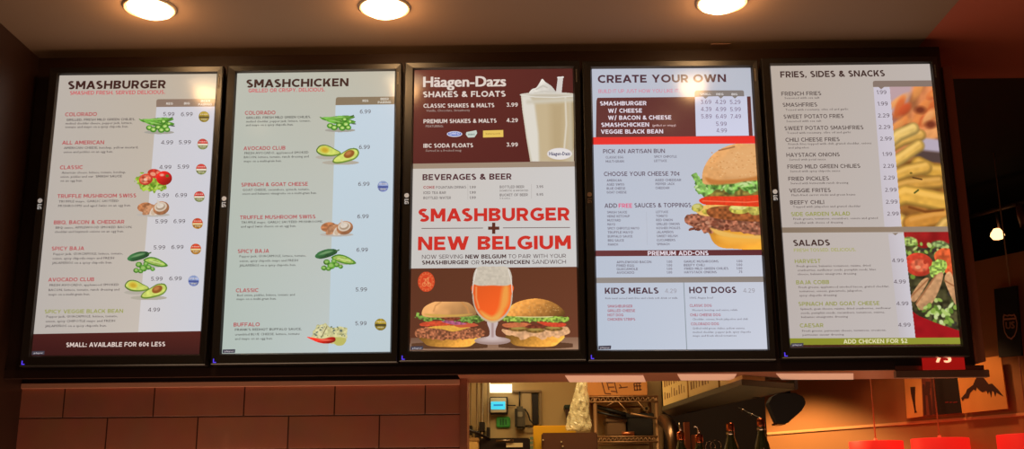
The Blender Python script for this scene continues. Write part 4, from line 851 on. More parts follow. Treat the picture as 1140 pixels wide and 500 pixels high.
# tiled wall
def tile_material():
    m = bpy.data.materials.new('wall_tile'); m.use_nodes = True; nt = m.node_tree; b = nt.nodes['Principled BSDF']; L = nt.links
    tc = nt.nodes.new('ShaderNodeTexCoord'); mp = nt.nodes.new('ShaderNodeMapping'); mp.vector_type = 'POINT'
    sp = nt.nodes.new('ShaderNodeSeparateXYZ'); cb = nt.nodes.new('ShaderNodeCombineXYZ')
    L.new(tc.outputs['Object'], sp.inputs[0]); L.new(sp.outputs['X'], cb.inputs['X']); L.new(sp.outputs['Z'], cb.inputs['Y'])
    br = nt.nodes.new('ShaderNodeTexBrick'); br.offset = .5
    wt = (at(371, 445, YT).x-at(170, 445, YT).x)/2; ht = at(300, 426.5, YT).z-at(300, 463, YT).z
    zr = at(300, 463.3, YT).z              # first joint below the trim
    xjn = at(272, 445, YT).x
    # rows counted upwards from the joint
    mp.inputs['Location'].default_value = (-xjn+(.5*wt if TILE_ODD else 0)+wt*20, -zr+ht*40, 0); L.new(cb.outputs[0], mp.inputs[0]); L.new(mp.outputs[0], br.inputs['Vector'])
    br.inputs['Scale'].default_value = 1; br.inputs['Brick Width'].default_value = wt; br.inputs['Row Height'].default_value = ht
    br.inputs['Mortar Size'].default_value = .0028; br.inputs['Mortar Smooth'].default_value = .3; br.inputs['Bias'].default_value = 0
    br.inputs['Color1'].default_value = (*rgb(190, 118, 94), 1); br.inputs['Color2'].default_value = (*rgb(176, 108, 86), 1); br.inputs['Mortar'].default_value = (*rgb(84, 48, 38), 1)
    n = nt.nodes.new('ShaderNodeTexNoise'); n.inputs['Scale'].default_value = 9; n.inputs['Detail'].default_value = 6; L.new(tc.outputs['Object'], n.inputs['Vector'])
    mx = nt.nodes.new('ShaderNodeMix'); mx.data_type = 'RGBA'; mx.blend_type = 'MULTIPLY'; mx.inputs['Factor'].default_value = .35
    L.new(br.outputs['Color'], mx.inputs['A']); L.new(n.outputs['Color'], mx.inputs['B']); L.new(mx.outputs['Result'], b.inputs['Base Color'])
    b.inputs['Roughness'].default_value = .22
    iv = nt.nodes.new('ShaderNodeMath'); iv.operation = 'SUBTRACT'; iv.inputs[0].default_value = 1; L.new(br.outputs['Fac'], iv.inputs[1])
    ad = nt.nodes.new('ShaderNodeMath'); ad.operation = 'MULTIPLY_ADD'; L.new(n.outputs['Fac'], ad.inputs[0]); ad.inputs[1].default_value = .25; L.new(iv.outputs[0], ad.inputs[2])
    bp = nt.nodes.new('ShaderNodeBump'); bp.inputs['Strength'].default_value = .55; bp.inputs['Distance'].default_value = .004; L.new(ad.outputs[0], bp.inputs['Height']); L.new(bp.outputs[0], b.inputs['Normal'])
    return m
TILE_ODD = True
TILE = tile_material()
struct('wall_1', MB().box(XL, xj, YT, YB, 0, zt1), TILE)
struct('trim_9', MB().box(XL, xj, YT, YB, zt1, ZB+.03), DARKWOOD)

# pale flush panels, faintly emissive, in the underside of the bulkhead
PALE = mat('pale_panel', rgb(205, 165, 140), .5, emit=rgb(206, 150, 124), es=.52)
for (a0, a1, c0, c1, ya, yb), lab in (((629, 716, 634, 719, 417.2, 424.4), 'long pale strip under the board, just right of the kitchen opening\'s middle'),
                              ((754, 820, 758, 816, 415.6, 422.4), 'short pinkish strip under the board, beneath the CREATE YOUR OWN screen'),
                              ((864, 950, 870, 950, 415, 421.6), 'long pale strip under the board, beneath the rightmost menu screen')):
    za = ZB+.006
    pts = [atz(a0, ya+.1, za), atz(a1, ya-.1, za), atz(c1, yb-.1, za), atz(c0, yb+.1, za)]
    p0 = sum(pts, Vector())/4
    e = empty('pale_strip', p0, lab, 'strip light', 'pale strips under the menu board')
    MB().prism(pts, Vector((0, 0, -.004))).build('strip_panel', PALE, e)

# red sign plate half hidden behind the rightmost screen
SIGNRED = mat('sign_red', rgb(190, 28, 24), .45, emit=rgb(190, 24, 20), es=.55)
a, b_ = at(1028, 411.8, YW-.006), at(1074.5, 411, YW-.006)
e = empty('number_sign', a, 'small red sign with pale digits, its top hidden by the rightmost screen', 'sign')
MB().box(a.x, b_.x, YW-.008, YW, a.z, a.z+.075).build('sign_plate', SIGNRED, e)
q0, q1 = at(1041, 403.6, YW-.008), at(1059.5, 403.4, YW-.008)
g, fs = text_geo('73', .03, 3); me = bpy.data.meshes.new('digits'); k = (q1.x-q0.x)/(g[:, 0].max()-g[:, 0].min())
me.from_pydata([((x-g[:, 0].min())*k+q0.x-a.x, YW-.0086-a.y, y*.036+q0.z-a.z) for x, y in g], [], fs); me.update()
link('digits', me, mat('digit_cream', rgb(240, 205, 180), .5, emit=rgb(240, 190, 160), es=.6), e)

# ================================================================== downlights
LENS = mat('lamp_lens', (.9, .85, .75), .4, emit=(1.0, .74, .43), es=8)
LENS2 = mat('lamp_lens_dim', (.9, .85, .75), .4, emit=(1.0, .58, .25), es=12)
LENS3 = mat('lamp_lens_faint', (.9, .85, .75), .4, emit=(1.0, .6, .3), es=5)
TRIMRING = mat('lamp_trim', rgb(225, 190, 150), .5)
def downlight(x, y, label, r=.082, lens=LENS, tilt=0, tilty=0, power=0, name='recessed_downlight', grp='recessed ceiling lights above the menu screens', glow=0):
    e = empty(name, (x, y, H), label, 'ceiling light', grp)
    # thin trim ring
    m = MB(); m.lathe((0, 0, 0), [(r*.96, .002), (r*.96, -.004), (r*1.0, -.007), (r*1.05, -.006), (r*1.08, .001)], 48)
    o = m.build('trim_ring', TRIMRING, None); o.parent = e
    m = MB(); m.lathe((0, 0, 0), [(0, -.030), (r*.35, -.028), (r*.66, -.022), (r*.90, -.010), (r*.95, .001)], 48)
    o = m.build('lamp', lens, None); o.parent = e; o.rotation_euler = (tilt, tilty, 0)
    if power:
        ld = bpy.data.lights.new('lamp_beam', 'SPOT'); ld.energy = power; ld.color = (1, .68, .38); ld.spot_size = 2.3; ld.spot_blend = .8; ld.shadow_soft_size = .06
        lo = bpy.data.objects.new('lamp_beam', ld); COL.objects.link(lo); lo.parent = e; lo.location = (0, 0, -.036)
    if glow:
        ld = bpy.data.lights.new('lamp_glow', 'POINT'); ld.energy = glow; ld.color = (1, .55, .22); ld.shadow_soft_size = .05
        lo = bpy.data.objects.new('lamp_glow', ld); COL.objects.link(lo); lo.parent = e; lo.location = (0, -.0, -.042)
c = atz(166.5, 11.5, H-.01); downlight(c.x, c.y, 'leftmost bright recessed ceiling light, above the SMASHBURGER screen', tilty=.10, power=7, glow=3.6)
c = atz(428, 11, H-.01); downlight(c.x, c.y, 'middle bright recessed ceiling light, above the second screen', tilty=.0, power=7, glow=3.6)
c = atz(804, 5, H-.01); downlight(c.x, c.y, 'rightmost bright recessed ceiling light, above the CREATE YOUR OWN screen', tilty=-.08, power=7, glow=3.6)
# the rest of the room's ceiling lights stand where their reflections show in the screens
def mirror_pt(px, py):          # a lamp at the ceiling whose mirror image in the screens shows at this pixel
    p = atz(px, py, H-.02); return p.x, -p.y
for (px, py), lab in (((289, 147), 'left'), ((742, 139), 'right')):
    x, y = mirror_pt(px, py); downlight(x, y, 'small recessed ceiling light in the row behind the first, to the '+lab, r=.04, lens=LENS3, power=16, grp='ceiling lights further into the room')
for (px, py), lab in (((935, 283), 'right'), ((716, 266), 'middle'), ((1012, 263), 'far right'), ((330, 275), 'left')):
    x, y = mirror_pt(px, py); downlight(x, y, 'recessed ceiling light deep in the dining room, to the '+lab, r=.05, lens=LENS2, power=18, grp='ceiling lights further into the room')
def area(name, loc, size, power, col, rot=(0, 0, 0), sy=None):
    ld = bpy.data.lights.new(name, 'AREA'); ld.energy = power; ld.color = col; ld.shape = 'RECTANGLE' if sy else 'SQUARE'; ld.size = size
    if sy: ld.size_y = sy
    o = bpy.data.objects.new(name, ld); COL.objects.link(o); o.location = loc; o.rotation_euler = rot; return o
def point(name, loc, power, col, r=.05):
    ld = bpy.data.lights.new(name, 'POINT'); ld.energy = power; ld.color = col; ld.shadow_soft_size = r
    o = bpy.data.objects.new(name, ld); COL.objects.link(o); o.location = loc; return o
# unseen fill lights added below, throwing light up to the ceiling
area('low_fill_left', (-.95, -.08, 1.1), 1.3, 6.5, (1, .66, .42), rot=(PI, 0, 0), sy=.36)
area('low_fill_right', (.75, .05, 1.1), 1.9, 9.5, (1, .66, .42), rot=(PI, 0, 0), sy=.8)

for x in (-1.7, 1.5):
    point('front_fill', (x, -3.4, 1.15), 9, (1, .66, .46), .12)  # unseen fill lights added to brighten tiles and bezels from the front
# ceiling edge marking seen above the fourth screen
MB().box(at(791, 57.5, .02).x, at(812, 57, .02).x, -.0, .02, H-.004, H-.001).build('vent_slot', mat('slot_pale', rgb(150, 110, 90), .6), None)
tag(bpy.data.objects['vent_slot'], 'thin pale bar on the ceiling edge above the CREATE YOUR OWN screen', 'vent')
# ================================================================== kitchen seen through the opening
KY = 2.6
KWALL = mat('kitchen_wall', rgb(205, 172, 118), .7, noise=.08, nscale=3)
kx0, kx1 = at(500, 450, KY).x-.15, at(737, 450, KY).x
struct('wall_2', MB().box(kx0, kx1, KY, KY+.1, 0, 2.75), KWALL)
struct('wall_3', MB().box(kx0-.1, kx0, YB, KY, 0, 2.75), KWALL)
px1 = at(853, 470, KY-.05).x
struct('wall_4', MB().box(kx1, px1, KY-.05, KY+.1, 0, 2.75), mat('dark_partition', rgb(40, 24, 18), .7))
struct('ceiling.001', MB().box(kx0-.1, px1, YB, KY+.1, 2.75, 2.8), KWALL)

def pbox(m, x0, y0, x1, y1, Y, d, mi=0):          # box whose front face covers a pixel rectangle on the plane y = Y
    a, b = at(x0, y1, Y), at(x1, y0, Y); c, e = at(x0, y0, Y), at(x1, y1, Y)
    return m.box((a.x+c.x)/2, (b.x+e.x)/2, Y, Y+d, (a.z+e.z)/2, (b.z+c.z)/2, mi)
def org(x, y, Y): return at(x, y, Y)
CREAM = mat('cream_plastic', rgb(225, 205, 160), .4)
DK = mat('dark_equipment', rgb(34, 24, 20), .35)
# vertical pipes in the corner
PIPE = mat('dull_pipe', rgb(140, 112, 74), .4, metal=.5)
for i, (x, w, y1) in enumerate(((524, 1.6, 478), (531, 2.0, 484), (536.5, 3.0, 474), (543.5, 1.8, 480))):
    p = at(x, 455, KY-.09); e = empty('wall_pipe', (p.x, p.y, 0), ['thin upright pipe at the far left corner of the kitchen', 'upright pipe second from the kitchen\'s left corner', 'thickest upright pipe left of the glowing display', 'upright pipe closest to the glowing display'][i], 'pipe', 'upright pipes in the kitchen corner')
    r = w*.0026
    MB().tube([(p.x, p.y, 0), (p.x, p.y, 2.75)], r, 12).build('pipe_tube', PIPE, e)
    m = MB(); z = at(x, y1, KY-.09).z; m.box(p.x-r*2, p.x+r*2, p.y-r*2, KY, z-.03, z+.02); m.build('pipe_clamp', DK, e)
# fluorescent fitting
zl = at(557, 437, KY-.25).z
pts = [at(545.5, 437.3, KY-.25), at(570, 437.3, KY-.25), at(567, 429, KY-.02), at(545, 429, KY-.02)]
e = empty('wall_light', at(557, 434, KY), 'bright white light fitting above the glowing blue display', 'light')
MB().prism(pts, Vector((0, .02, .05))).build('lamp_cover', mat('fluoro', (1, 1, .9), .4, emit=(1, .92, .62), es=1.6), e)
MB().prism([p+Vector((0, .02, .05)) for p in pts], Vector((0, .03, .03))).build('lamp_housing', CREAM, e)
# display with blue screen
e = empty('wall_display', at(555, 451, KY), 'small cream wall display with a glowing cyan screen', 'display')
m = MB(); pbox(m, 545.3, 441.8, 565.4, 461, KY-.05, .05); m.build('display_back', DK, e, .003)
m = MB(); pbox(m, 546, 443, 563.6, 459.4, KY-.056, .01); m.build('display_face', CREAM, e, .002)
m = MB(); pbox(m, 546.6, 447.2, 562.5, 455.8, KY-.060, .006); m.build('display_screen', mat('cyan_glow', (.02, .3, .4), .3, emit=rgb(70, 205, 232), es=1.0), e, .001)
m = MB(); pbox(m, 549.5, 450.2, 560, 452, KY-.062, .003); m.build('display_digits', mat('cyan_dark', (.02, .2, .3), .3, emit=rgb(30, 120, 190), es=.8), e)
# green notice
e = empty('green_sign', at(559.5, 470, KY), 'small bright green square sign below the blue display', 'sign')
m = MB(); pbox(m, 552.6, 464, 568, 476, KY-.02, .02); m.build('sign_board', mat('green_card', rgb(70, 175, 70), .5), e, .006)
m = MB()
for x0, x1, y0, y1 in ((556.5, 558.2, 466.5, 473.5), (559.2, 561.2, 466, 473.5), (562.4, 564, 467, 473)): pbox(m, x0, y0, x1, y1, KY-.022, .003)
m.build('sign_mark', mat('green_dark', rgb(30, 105, 45), .5), e)
# telephone
e = empty('wall_phone', at(578, 465, KY), 'grey-brown wall telephone with a handset and hanging cord', 'telephone')
m = MB(); pbox(m, 573, 452.3, 584.6, 477.3, KY-.09, .09); m.build('phone_body', mat('phone_grey', rgb(92, 82, 64), .4), e, .012)
m = MB(); pbox(m, 575.6, 458.5, 581.6, 464.5, KY-.096, .01); m.build('keypad', mat('phone_pale', rgb(150, 140, 116), .4), e, .003)
m = MB(); pbox(m, 573.6, 453.6, 576, 476, KY-.12, .035); m.build('handset', mat('phone_dark', rgb(54, 46, 36), .35), e, .008)
c0 = [at(x, y, KY-.05) for x, y in ((584, 455), (588, 461), (590, 468), (594, 472), (599, 474), (590, 475.5), (584, 474))]
MB().tube(c0, .004, 8).build('cord', DK, e)
m = MB(); m.tube([at(578.5, 452.5, KY-.03), at(578.5, 436, KY-.03)], .005, 8); m.build('wire_riser', DK, e); m = MB(); m.tube([at(565.5, 451.3, KY-.02), at(574, 451.5, KY-.02)], .003, 8); m.build('wire_link', DK, e)
# shallow recessed cabinet with dark slot
e = empty('wall_cabinet', at(591, 455, KY), 'shallow beige wall cabinet with a dark upright gap, beside the telephone', 'cabinet')
m = MB(); pbox(m, 570, 434.5, 603, 437, KY-.03, .03); pbox(m, 600.6, 437, 603, 474, KY-.03, .03); m.build('cabinet_frame', mat('beige_dark', rgb(150, 122, 84), .5), e, .003)
m = MB(); pbox(m, 580.5, 437.5, 591.5, 473.5, KY-.018, .018); m.build('cabinet_door', mat('beige_pale', rgb(190, 162, 116), .45), e, .002)
m = MB(); pbox(m, 592.4, 438, 599.4, 472.8, KY-.012, .012); m.build('cabinet_slot', DK, e)
# dark holder hanging on the wall
e = empty('wall_holder', at(633, 462, KY), 'dark tapered holder hanging on the beige kitchen wall', 'holder')
a, b, c, d = at(629, 452, KY-.1), at(637.5, 452, KY-.1), at(635.8, 470.5, KY-.1), at(631, 470.5, KY-.1)
MB().prism([a, b, c, d], Vector((0, .1, 0))).build('holder_cup', mat('holder_brown', rgb(70, 40, 24), .4), e, .004)
m = MB(); pbox(m, 628, 450.6, 638.4, 455, KY-.108, .108); m.build('holder_rim', mat('holder_green', rgb(40, 52, 36), .4), e, .004)
# clear plastic wrap hanging from above
bm = bmesh.new(); rows = 26; cols = 30; grid = []
for j in range(rows+1):
    t = j/rows; y = 424+55*t; cx = 648-4.5*t; hw = 4.5+9.5*t**.8
    ring = []
    for i in range(cols):
        a = 2*PI*i/cols; n = mnoise.noise(Vector((i*.55, j*.22, 3)))*.3+mnoise.noise(Vector((i*.9, j*.5, 7)))*.14
        p = at(cx+hw*math.cos(a)*(1+n), y, 1.88); p.y += .07*math.sin(a)*(1+n)*(.4+t*.6); ring.append(bm.verts.new(p))
    grid.append(ring)
for A_, B_ in zip(grid, grid[1:]):
    for i in range(cols): bm.faces.new((A_[i], A_[(i+1) % cols], B_[(i+1) % cols], B_[i]))
bm.faces.new(grid[-1]); bm.faces.new(grid[0][::-1])
m = MB(); m.bm.free(); m.bm = bm
o = m.build('plastic_bag', mat('clear_wrap', rgb(250, 238, 195), .2, alpha=.45, spec=.8, bump=.25, nscale=18), None, origin=at(644, 478, 1.88))
tag(o, 'crumpled clear plastic bag hanging left of the brown carton', 'plastic bag')
# brown equipment and the yellow panel around it
YELLOW = mat('yellow_panel', rgb(222, 165, 30), .45)
e = empty('yellow_board', (at(620, 490, 2.0).x, 2.0, 0), 'bright yellow panel standing behind the brown kitchen equipment', 'panel')
a, b = at(593.5, 474, 2.0), at(641, 473, 2.0); MB().box(a.x, b.x, 2.0, 2.06, 0, a.z).build('panel_sheet', YELLOW, e, .004)
for k in range(3):
    m = MB(); pbox(m, 590, 486.5+5*k, 593.6, 489.5+5*k, 1.98, .02); m.build('panel_clip', mat('dull_green', rgb(100, 120, 90), .4), e)
e = empty('brown_cabinet', (at(630, 490, 1.8).x, 1.8, 0), 'dark brown equipment cabinet in front of the yellow panel', 'equipment')
a, b = at(603, 482, 1.8), at(665, 480.5, 1.8); MB().box(a.x, b.x, 1.8, 1.98, 0, a.z).build('cabinet_body', mat('brown_metal', rgb(96, 60, 40), .4, noise=.1), e, .006)
for x, y in ((625, 492), (626.5, 497), (604.5, 490)):
    m = MB(); pbox(m, x-.9, y-.9, x+.9, y+.9, 1.79, .012); m.build('cabinet_knob', CREAM, e, .002)
# low dark appliance with paper label
e = empty('dark_appliance', (at(560, 495, 2.2).x, 2.2, 0), 'black appliance with a pale paper label, under the green sign', 'appliance')
a, b = at(533, 488, 2.2), at(590, 486.5, 2.2); MB().box(a.x, b.x, 2.2, KY-.02, 0, a.z).build('appliance_body', DK, e, .006)
m = MB(); pbox(m, 563.5, 493.2, 582, 498, 2.192, .01); m.build('paper_label', CREAM, e)
MB().tube([at(552, 491, 2.18), at(572, 490.3, 2.18)], .006, 10).build('handle', mat('steel_plain', rgb(150, 130, 110), .3, metal=1), e)
# slanted dark arm and tan carton in the corner
e = empty('tan_carton', (at(526, 490, 2.0).x, 2.0, 0), 'tan box standing in the kitchen\'s lower left corner by the jamb', 'box')
a, b = at(518, 490, 2.0), at(532, 490, 2.0); MB().box(a.x, b.x, 2.0, 2.15, 0, at(526, 489.5, 2.0).z).build('box_body', mat('tan_board', rgb(214, 170, 96), .6), e, .004)
m = MB(); m.box(a.x-.003, b.x+.003, 1.997, 2.153, at(526, 489.5, 2.0).z-.006, at(526, 487.5, 2.0).z); m.build('box_lid', mat('tan_board_dark', rgb(160, 118, 62), .6), e)
o = MB().tube([at(521, 478.5, 2.1), at(532, 482.5, 2.15), at(545, 489, 2.2)], .008, 8).build('support_arm', DK, None, origin=at(545, 489, 2.2)); tag(o, 'dark slanted arm above the tan box in the corner', 'bracket')

# wire shelf rack with a carton
RUST = mat('shelf_metal', rgb(176, 132, 92), .4, metal=.6)
RY = 2.15
e = empty('wire_rack', (at(700, 470, RY).x, RY, 0), 'wire shelf rack carrying the printed brown carton', 'rack')
for x in (663, 731.5):
    p = at(x, 470, RY); MB().tube([(p.x, RY, 0), (p.x, RY, at(x, 441, RY).z)], .011, 12).build('post', RUST, e)
    MB().tube([(p.x, RY+.32, 0), (p.x, RY+.32, at(x, 441, RY).z)], .011, 12).build('post', RUST, e)
for yy, xx0 in ((442, 649), (486.5, 664)):
    m = MB(); a, b = at(xx0, yy, RY-.01), at(732, yy-.8, RY-.01)
    for dz in (0, -.028): m.tube([(a.x, RY-.01, a.z+dz), (b.x, RY-.01, a.z+dz)], .0045, 8); m.tube([(a.x, RY+.33, a.z+dz), (b.x, RY+.33, a.z+dz)], .0045, 8)
    for k in range(16):
        x = a.x+(b.x-a.x)*k/15; m.tube([(x, RY-.01, a.z), (x, RY+.33, a.z)], .0028, 6)
        x2 = a.x+(b.x-a.x)*(k+.5)/15
        if k < 15: m.tube([(x, RY-.01, a.z), (x2, RY-.01, a.z-.028), (a.x+(b.x-a.x)*(k+1)/15, RY-.01, a.z)], .0022, 6)
    m.build('wire_shelf', RUST, e)
m = MB(); m.tube([at(676, 452, RY-.02), at(684, 447.5, RY-.02)], .004, 6); m.tube([at(688, 447, RY-.02), at(702, 462, RY-.02)], .003, 6); m.tube([at(710, 447, RY-.02), at(722, 461, RY-.02)], .003, 6); m.tube([at(702, 460.5, RY-.04), at(731, 466, RY-.04)], .006, 8)
m.build('brace', RUST, e)
zs = at(700, 441.4, RY-.01).z
CARD = mat('brown_card', rgb(204, 132, 66), .7, noise=.08, nscale=12)
INK = mat('carton_ink', rgb(96, 48, 22), .7)
e = empty('printed_carton', (at(685, 440, RY).x, RY, zs+.005), 'brown cardboard carton with dark print, on the wire rack', 'carton')
a, b = at(650.5, 440, RY), at(721, 440, RY); MB().box(a.x, b.x, RY, RY+.3, zs+.005, zs+.19).build('carton_box', CARD, e, .003)
m = MB(); zb = zs+.005; X = lambda px: at(px, 435, RY).x; Z = lambda py: at(690, py, RY).z
def bar(x0, y0, x1, y1, w=1.3): 
    p, q = Vector((X(x0), RY-.001, Z(y0))), Vector((X(x1), RY-.001, Z(y1))); d = (q-p).normalized(); n = Vector((-d.z, 0, d.x))*w*.0022
    m.prism([p+n, q+n, q-n, p-n], Vector((0, .002, 0)))
for s_ in ((670, 424, 673.5, 438), (673.5, 438, 680, 438.5), (675.5, 424, 678, 434), (677, 426, 683, 426), (678, 431, 684, 431), (680, 435.5, 686, 436), (684, 424, 687, 438), (689, 432, 699, 431), (690, 428, 692, 432), (706, 427, 706.5, 435), (709, 427, 709.5, 435), (712, 427, 712.5, 435), (706, 430, 714, 430), (706, 434.5, 714.5, 434), (706, 427, 714, 426.8)): bar(*s_)
m.build('carton_print', INK, e)
# dark cans and pipes stored between the shelves
z2 = at(690, 486, RY-.01).z
BLK = mat('black_crate', rgb(24, 18, 15), .45)
def crate(x0, x1, ytop, lab, mt=BLK):
    a, b = at(x0, 480, RY+.04), at(x1, 480, RY+.04); e = empty('storage_bin', ((a.x+b.x)/2, RY+.04, z2+.004), lab, 'bin', 'bins on the lower wire shelf')
    zt = at(x0, ytop, RY+.04).z; m = MB(); m.box(a.x, b.x, RY+.04, RY+.26, z2+.004, zt); m.build('bin_body', mt, e, .006)
    m = MB(); m.box(a.x-.006, b.x+.006, RY+.034, RY+.266, zt-.02, zt+.004); m.build('bin_rim', mt, e, .003)
crate(699, 727.5, 461, 'black bin on the lower wire shelf at the right')
crate(676, 697, 466, 'dull brown bin on the lower wire shelf at the left', mat('brown_crate', rgb(110, 78, 48), .5))
# tubes of rolled goods lying slanted under the carton shelf
m = MB(); m.tube([at(661, 452, RY+.08), at(704, 464, RY+.05)], .012, 12); o = m.build('black_rod', BLK, None, origin=at(682, 458, RY+.06)); tag(o, 'slanting black rod slung under the carton shelf', 'rod')
m = MB(); m.tube([at(664, 458.5, RY+.02), at(698, 466.5, RY+.02)], .007, 10); o = m.build('black_rod', BLK, None, origin=at(682, 462, RY+.02)); tag(o, 'thinner lower rod slung under the carton shelf', 'rod')
for i, (x, y, r) in enumerate(((678, 461, 3.4), (686, 461, 3.6), (694, 461, 3.4), (718, 456, 3.6))):
    p = at(x, y, RY+.14); m = MB(); rr = r*.0046
    m.tube([p+Vector((0, -.07, 0)), p+Vector((0, .10, 0))], rr, 18); e = empty('paper_roll', p, ['leftmost', 'second', 'third', 'rightmost, highest'][i]+' of the pale rolls stacked over the bins', 'roll', 'pale rolls over the bins')
    m.build('roll_sheet', mat('roll_paper', rgb(176, 140, 88), .6), e); q = p+Vector((0, -.071, 0)); MB().tube([q, q+Vector((0, -.002, 0))], rr*.45, 14).build('roll_core', DK, e)
m = MB(); p = at(694, 483.8, RY-.06); q = at(708, 484.2, RY-.06); p.y = q.y = RY+.03; q.z = p.z = z2+.0165; m.tube([p, q], .012, 12); o = m.build('copper_can', mat('copper_can', rgb(200, 120, 80), .3, metal=.8), None, origin=p); tag(o, 'copper-coloured tube at the edge of the lower wire shelf', 'tube')

# long steel shelf running back into the kitchen, with cartons along it
zsh = 1.985
A_, B_, C_, D_ = atz(737, 458, zsh), atz(826, 429, zsh), atz(885, 433.5, zsh), atz(748, 463.5, zsh)
e = empty('steel_shelf', (A_+C_)/2, 'long steel shelf running back into the kitchen under the cream cartons', 'shelf')
MB().prism([A_, D_, C_, B_], Vector((0, 0, .022))).build('shelf_plate', mat('shelf_olive', rgb(84, 74, 50), .45, metal=.3), e, .002)
MB().prism([D_, C_, C_+Vector((.012, 0, 0)), D_+Vector((.012, 0, 0))], Vector((0, 0, .034))).build('shelf_lip', mat('lip_dark', rgb(40, 30, 24), .4), e)
for t in (.2, .75):
    p = D_.lerp(C_, t); MB().box(p.x-.02, p.x+.015, p.y-.02, p.y+.02, zsh, 2.75).build('shelf_bracket', DK, e)
CARTON = mat('cream_card', rgb(232, 196, 124), .7, noise=.06, nscale=14)
for i, (t0, t1) in enumerate(((.0, .36), (.38, .74), (.76, .99))):
    p, q = A_.lerp(B_, t0), A_.lerp(B_, t1); n = (C_-B_).normalized()*.13
    e = empty('cream_carton', (p+q)/2+Vector((0, 0, .022)), ['farthest', 'middle', 'nearest'][i]+' of the three cream cartons on the long steel shelf', 'carton', 'cream cartons on the long shelf')
    base = Vector((0, 0, .0225)); off = (C_-B_).normalized()*.01
    MB().prism([p+base+off, q+base+off, q+base+n, p+base+n], Vector((0, 0, .2))).build('carton_box', CARTON, e)
    m = MB(); d = (q-p); side = Vector((d.y, -d.x, 0)).normalized(); side = side if side.dot(CAM-p) > 0 else -side
    if i < 2:
        for r in range(3):
            for k in range(9 if i == 0 else 7):
                s0 = p+d*(.08+k*.1)+base+off+side*.0015+Vector((0, 0, .03+r*.055)); hh = random.uniform(.02, .045); ww = random.uniform(.01, .05)
                m.prism([s0, s0+d*ww, s0+d*ww+Vector((0, 0, hh)), s0+Vector((0, 0, hh))], -side*.001)
        m.build('carton_print', mat('faint_ink', rgb(150, 104, 58), .7), e)
    else:
        s0 = p+d*.3+base+off+side*.0015+Vector((0, 0, .04)); m.prism([s0, s0+d*.4, s0+d*.4+Vector((0, 0, .02)), s0+Vector((0, 0, .02))], -side*.001); m.build('carton_print', mat('faint_ink', rgb(150, 104, 58), .7), e)
# shiny curved duct
m = MB(); q = at(752, 515, 1.5); m.tube([(q.x, q.y, 0), q, at(751.5, 500, 1.5), at(750.5, 490, 1.5), at(748, 480, 1.55), at(744.5, 473, 1.65), at(739, 468.5, 1.8)], [.034]*7, 20)
o = m.build('curved_duct', mat('duct_metal', rgb(120, 92, 72), .34, metal=1, bump=.15, nscale=9), None, origin=(q.x, q.y, 0)); tag(o, 'shiny curved metal duct left of the bottle necks', 'duct')
# counter shelf that the bottles stand on, just below the picture
BY = .95
zc = 1.60
struct('trim_6', MB().box(at(742, 490, BY).x, at(858, 490, BY).x, BY-.12, BY+.28, zc-.03, zc), DARKWOOD)
GLASSB = mat('bottle_glass', rgb(40, 44, 18), .08, spec=.9, coat=.5)
FOIL = mat('copper_foil', rgb(205, 110, 70), .25, metal=1)
STL = mat('steel_bright', rgb(210, 190, 170), .2, metal=1)
for i, (x, y, band, lab) in enumerate(((757, 470, 481, 'leftmost bottle neck, with glinting copper collar'), (777.5, 477, 484, 'second bottle neck from the left, with a curved pourer'),
                                   (812.5, 471, 471, 'third bottle neck, dark with a copper cap'), (846.5, 465, 466, 'rightmost bottle neck, beside the orange wall'))):
    tp = at(x, y, BY); hgt = tp.z-zc-.0
    e = empty('bottle', (tp.x, BY, zc), lab, 'bottle', 'bottles with pourers below the steel shelf')
    w = MB(); top = at(x, band, BY).z-zc
    w.lathe((tp.x, BY, zc), [(0, .0), (.034, .001), (.036, .01), (.036, top*.55), (.030, top*.66), (.0165, top*.80), (.0145, top-.035), (.015, top-.03)], 28)
    w.build('bottle_body', GLASSB, e)
    w = MB(); w.lathe((tp.x, BY, zc), [(.0152, top-.034), (.0165, top-.03), (.0165, top-.004), (.0135, top), (0, top)], 28); w.build('collar', FOIL, e)
    if i < 2:
        w = MB(); b0 = Vector((tp.x, BY, zc+top-.002)); pts = [b0, b0+Vector((0, 0, .02))]+([b0+Vector((-.003, 0, .032)), b0+Vector((-.012, 0, .037)), b0+Vector((-.018, 0, .033))] if i else [b0+Vector((-.002, 0, .04))])
        w.tube(pts, [.007, .005]+[.0038]*(len(pts)-2), 10); w.build('pourer', STL, e)
    else:
        w = MB(); w.lathe((tp.x, BY, zc), [(.0166, top-.05), (.018, top-.048), (.018, top-.040), (.0166, top-.038)], 28); w.build('neck_ring', STL, e)
for i, (x, y, r) in enumerate(((791, 497, 6), (797, 496, 6.5))):
    c = at(x, y, BY+.12); rr = r*.0036
    m = MB(); m.tube([c+Vector((rr*math.cos(t), .006*math.sin(2*t), rr*math.sin(t))) for t in np.linspace(0, 2*PI, 30)], .0013, 8, cap=False)
    m.tube([c+Vector((0, 0, -rr)), (c.x, c.y, zc)], .0013, 6)
    o = m.build('wire_loop', STL, None, origin=(c.x, c.y, zc)); tag(o, ['left', 'right'][i]+' one of two thin wire loops between the bottle necks', 'wire loop', 'thin wire loops between the bottles')
for i, (x0, x1, y) in enumerate(((762.5, 768.5, 470), (770.5, 781, 484))):
    a, b = at(x0, 490, BY+.2), at(x1, 490, BY+.2); o = MB().box(a.x, b.x, BY+.2, BY+.23, zc, at(x0, y, BY+.2).z).build('card_strip', mat('orange_card', rgb(176, 96, 52), .7), None, .001, origin=((a.x+b.x)/2, BY+.2, zc))
    tag(o, ['taller', 'shorter'][i]+' orange-brown upright card behind the left bottle necks', 'card', 'upright cards behind the bottles')
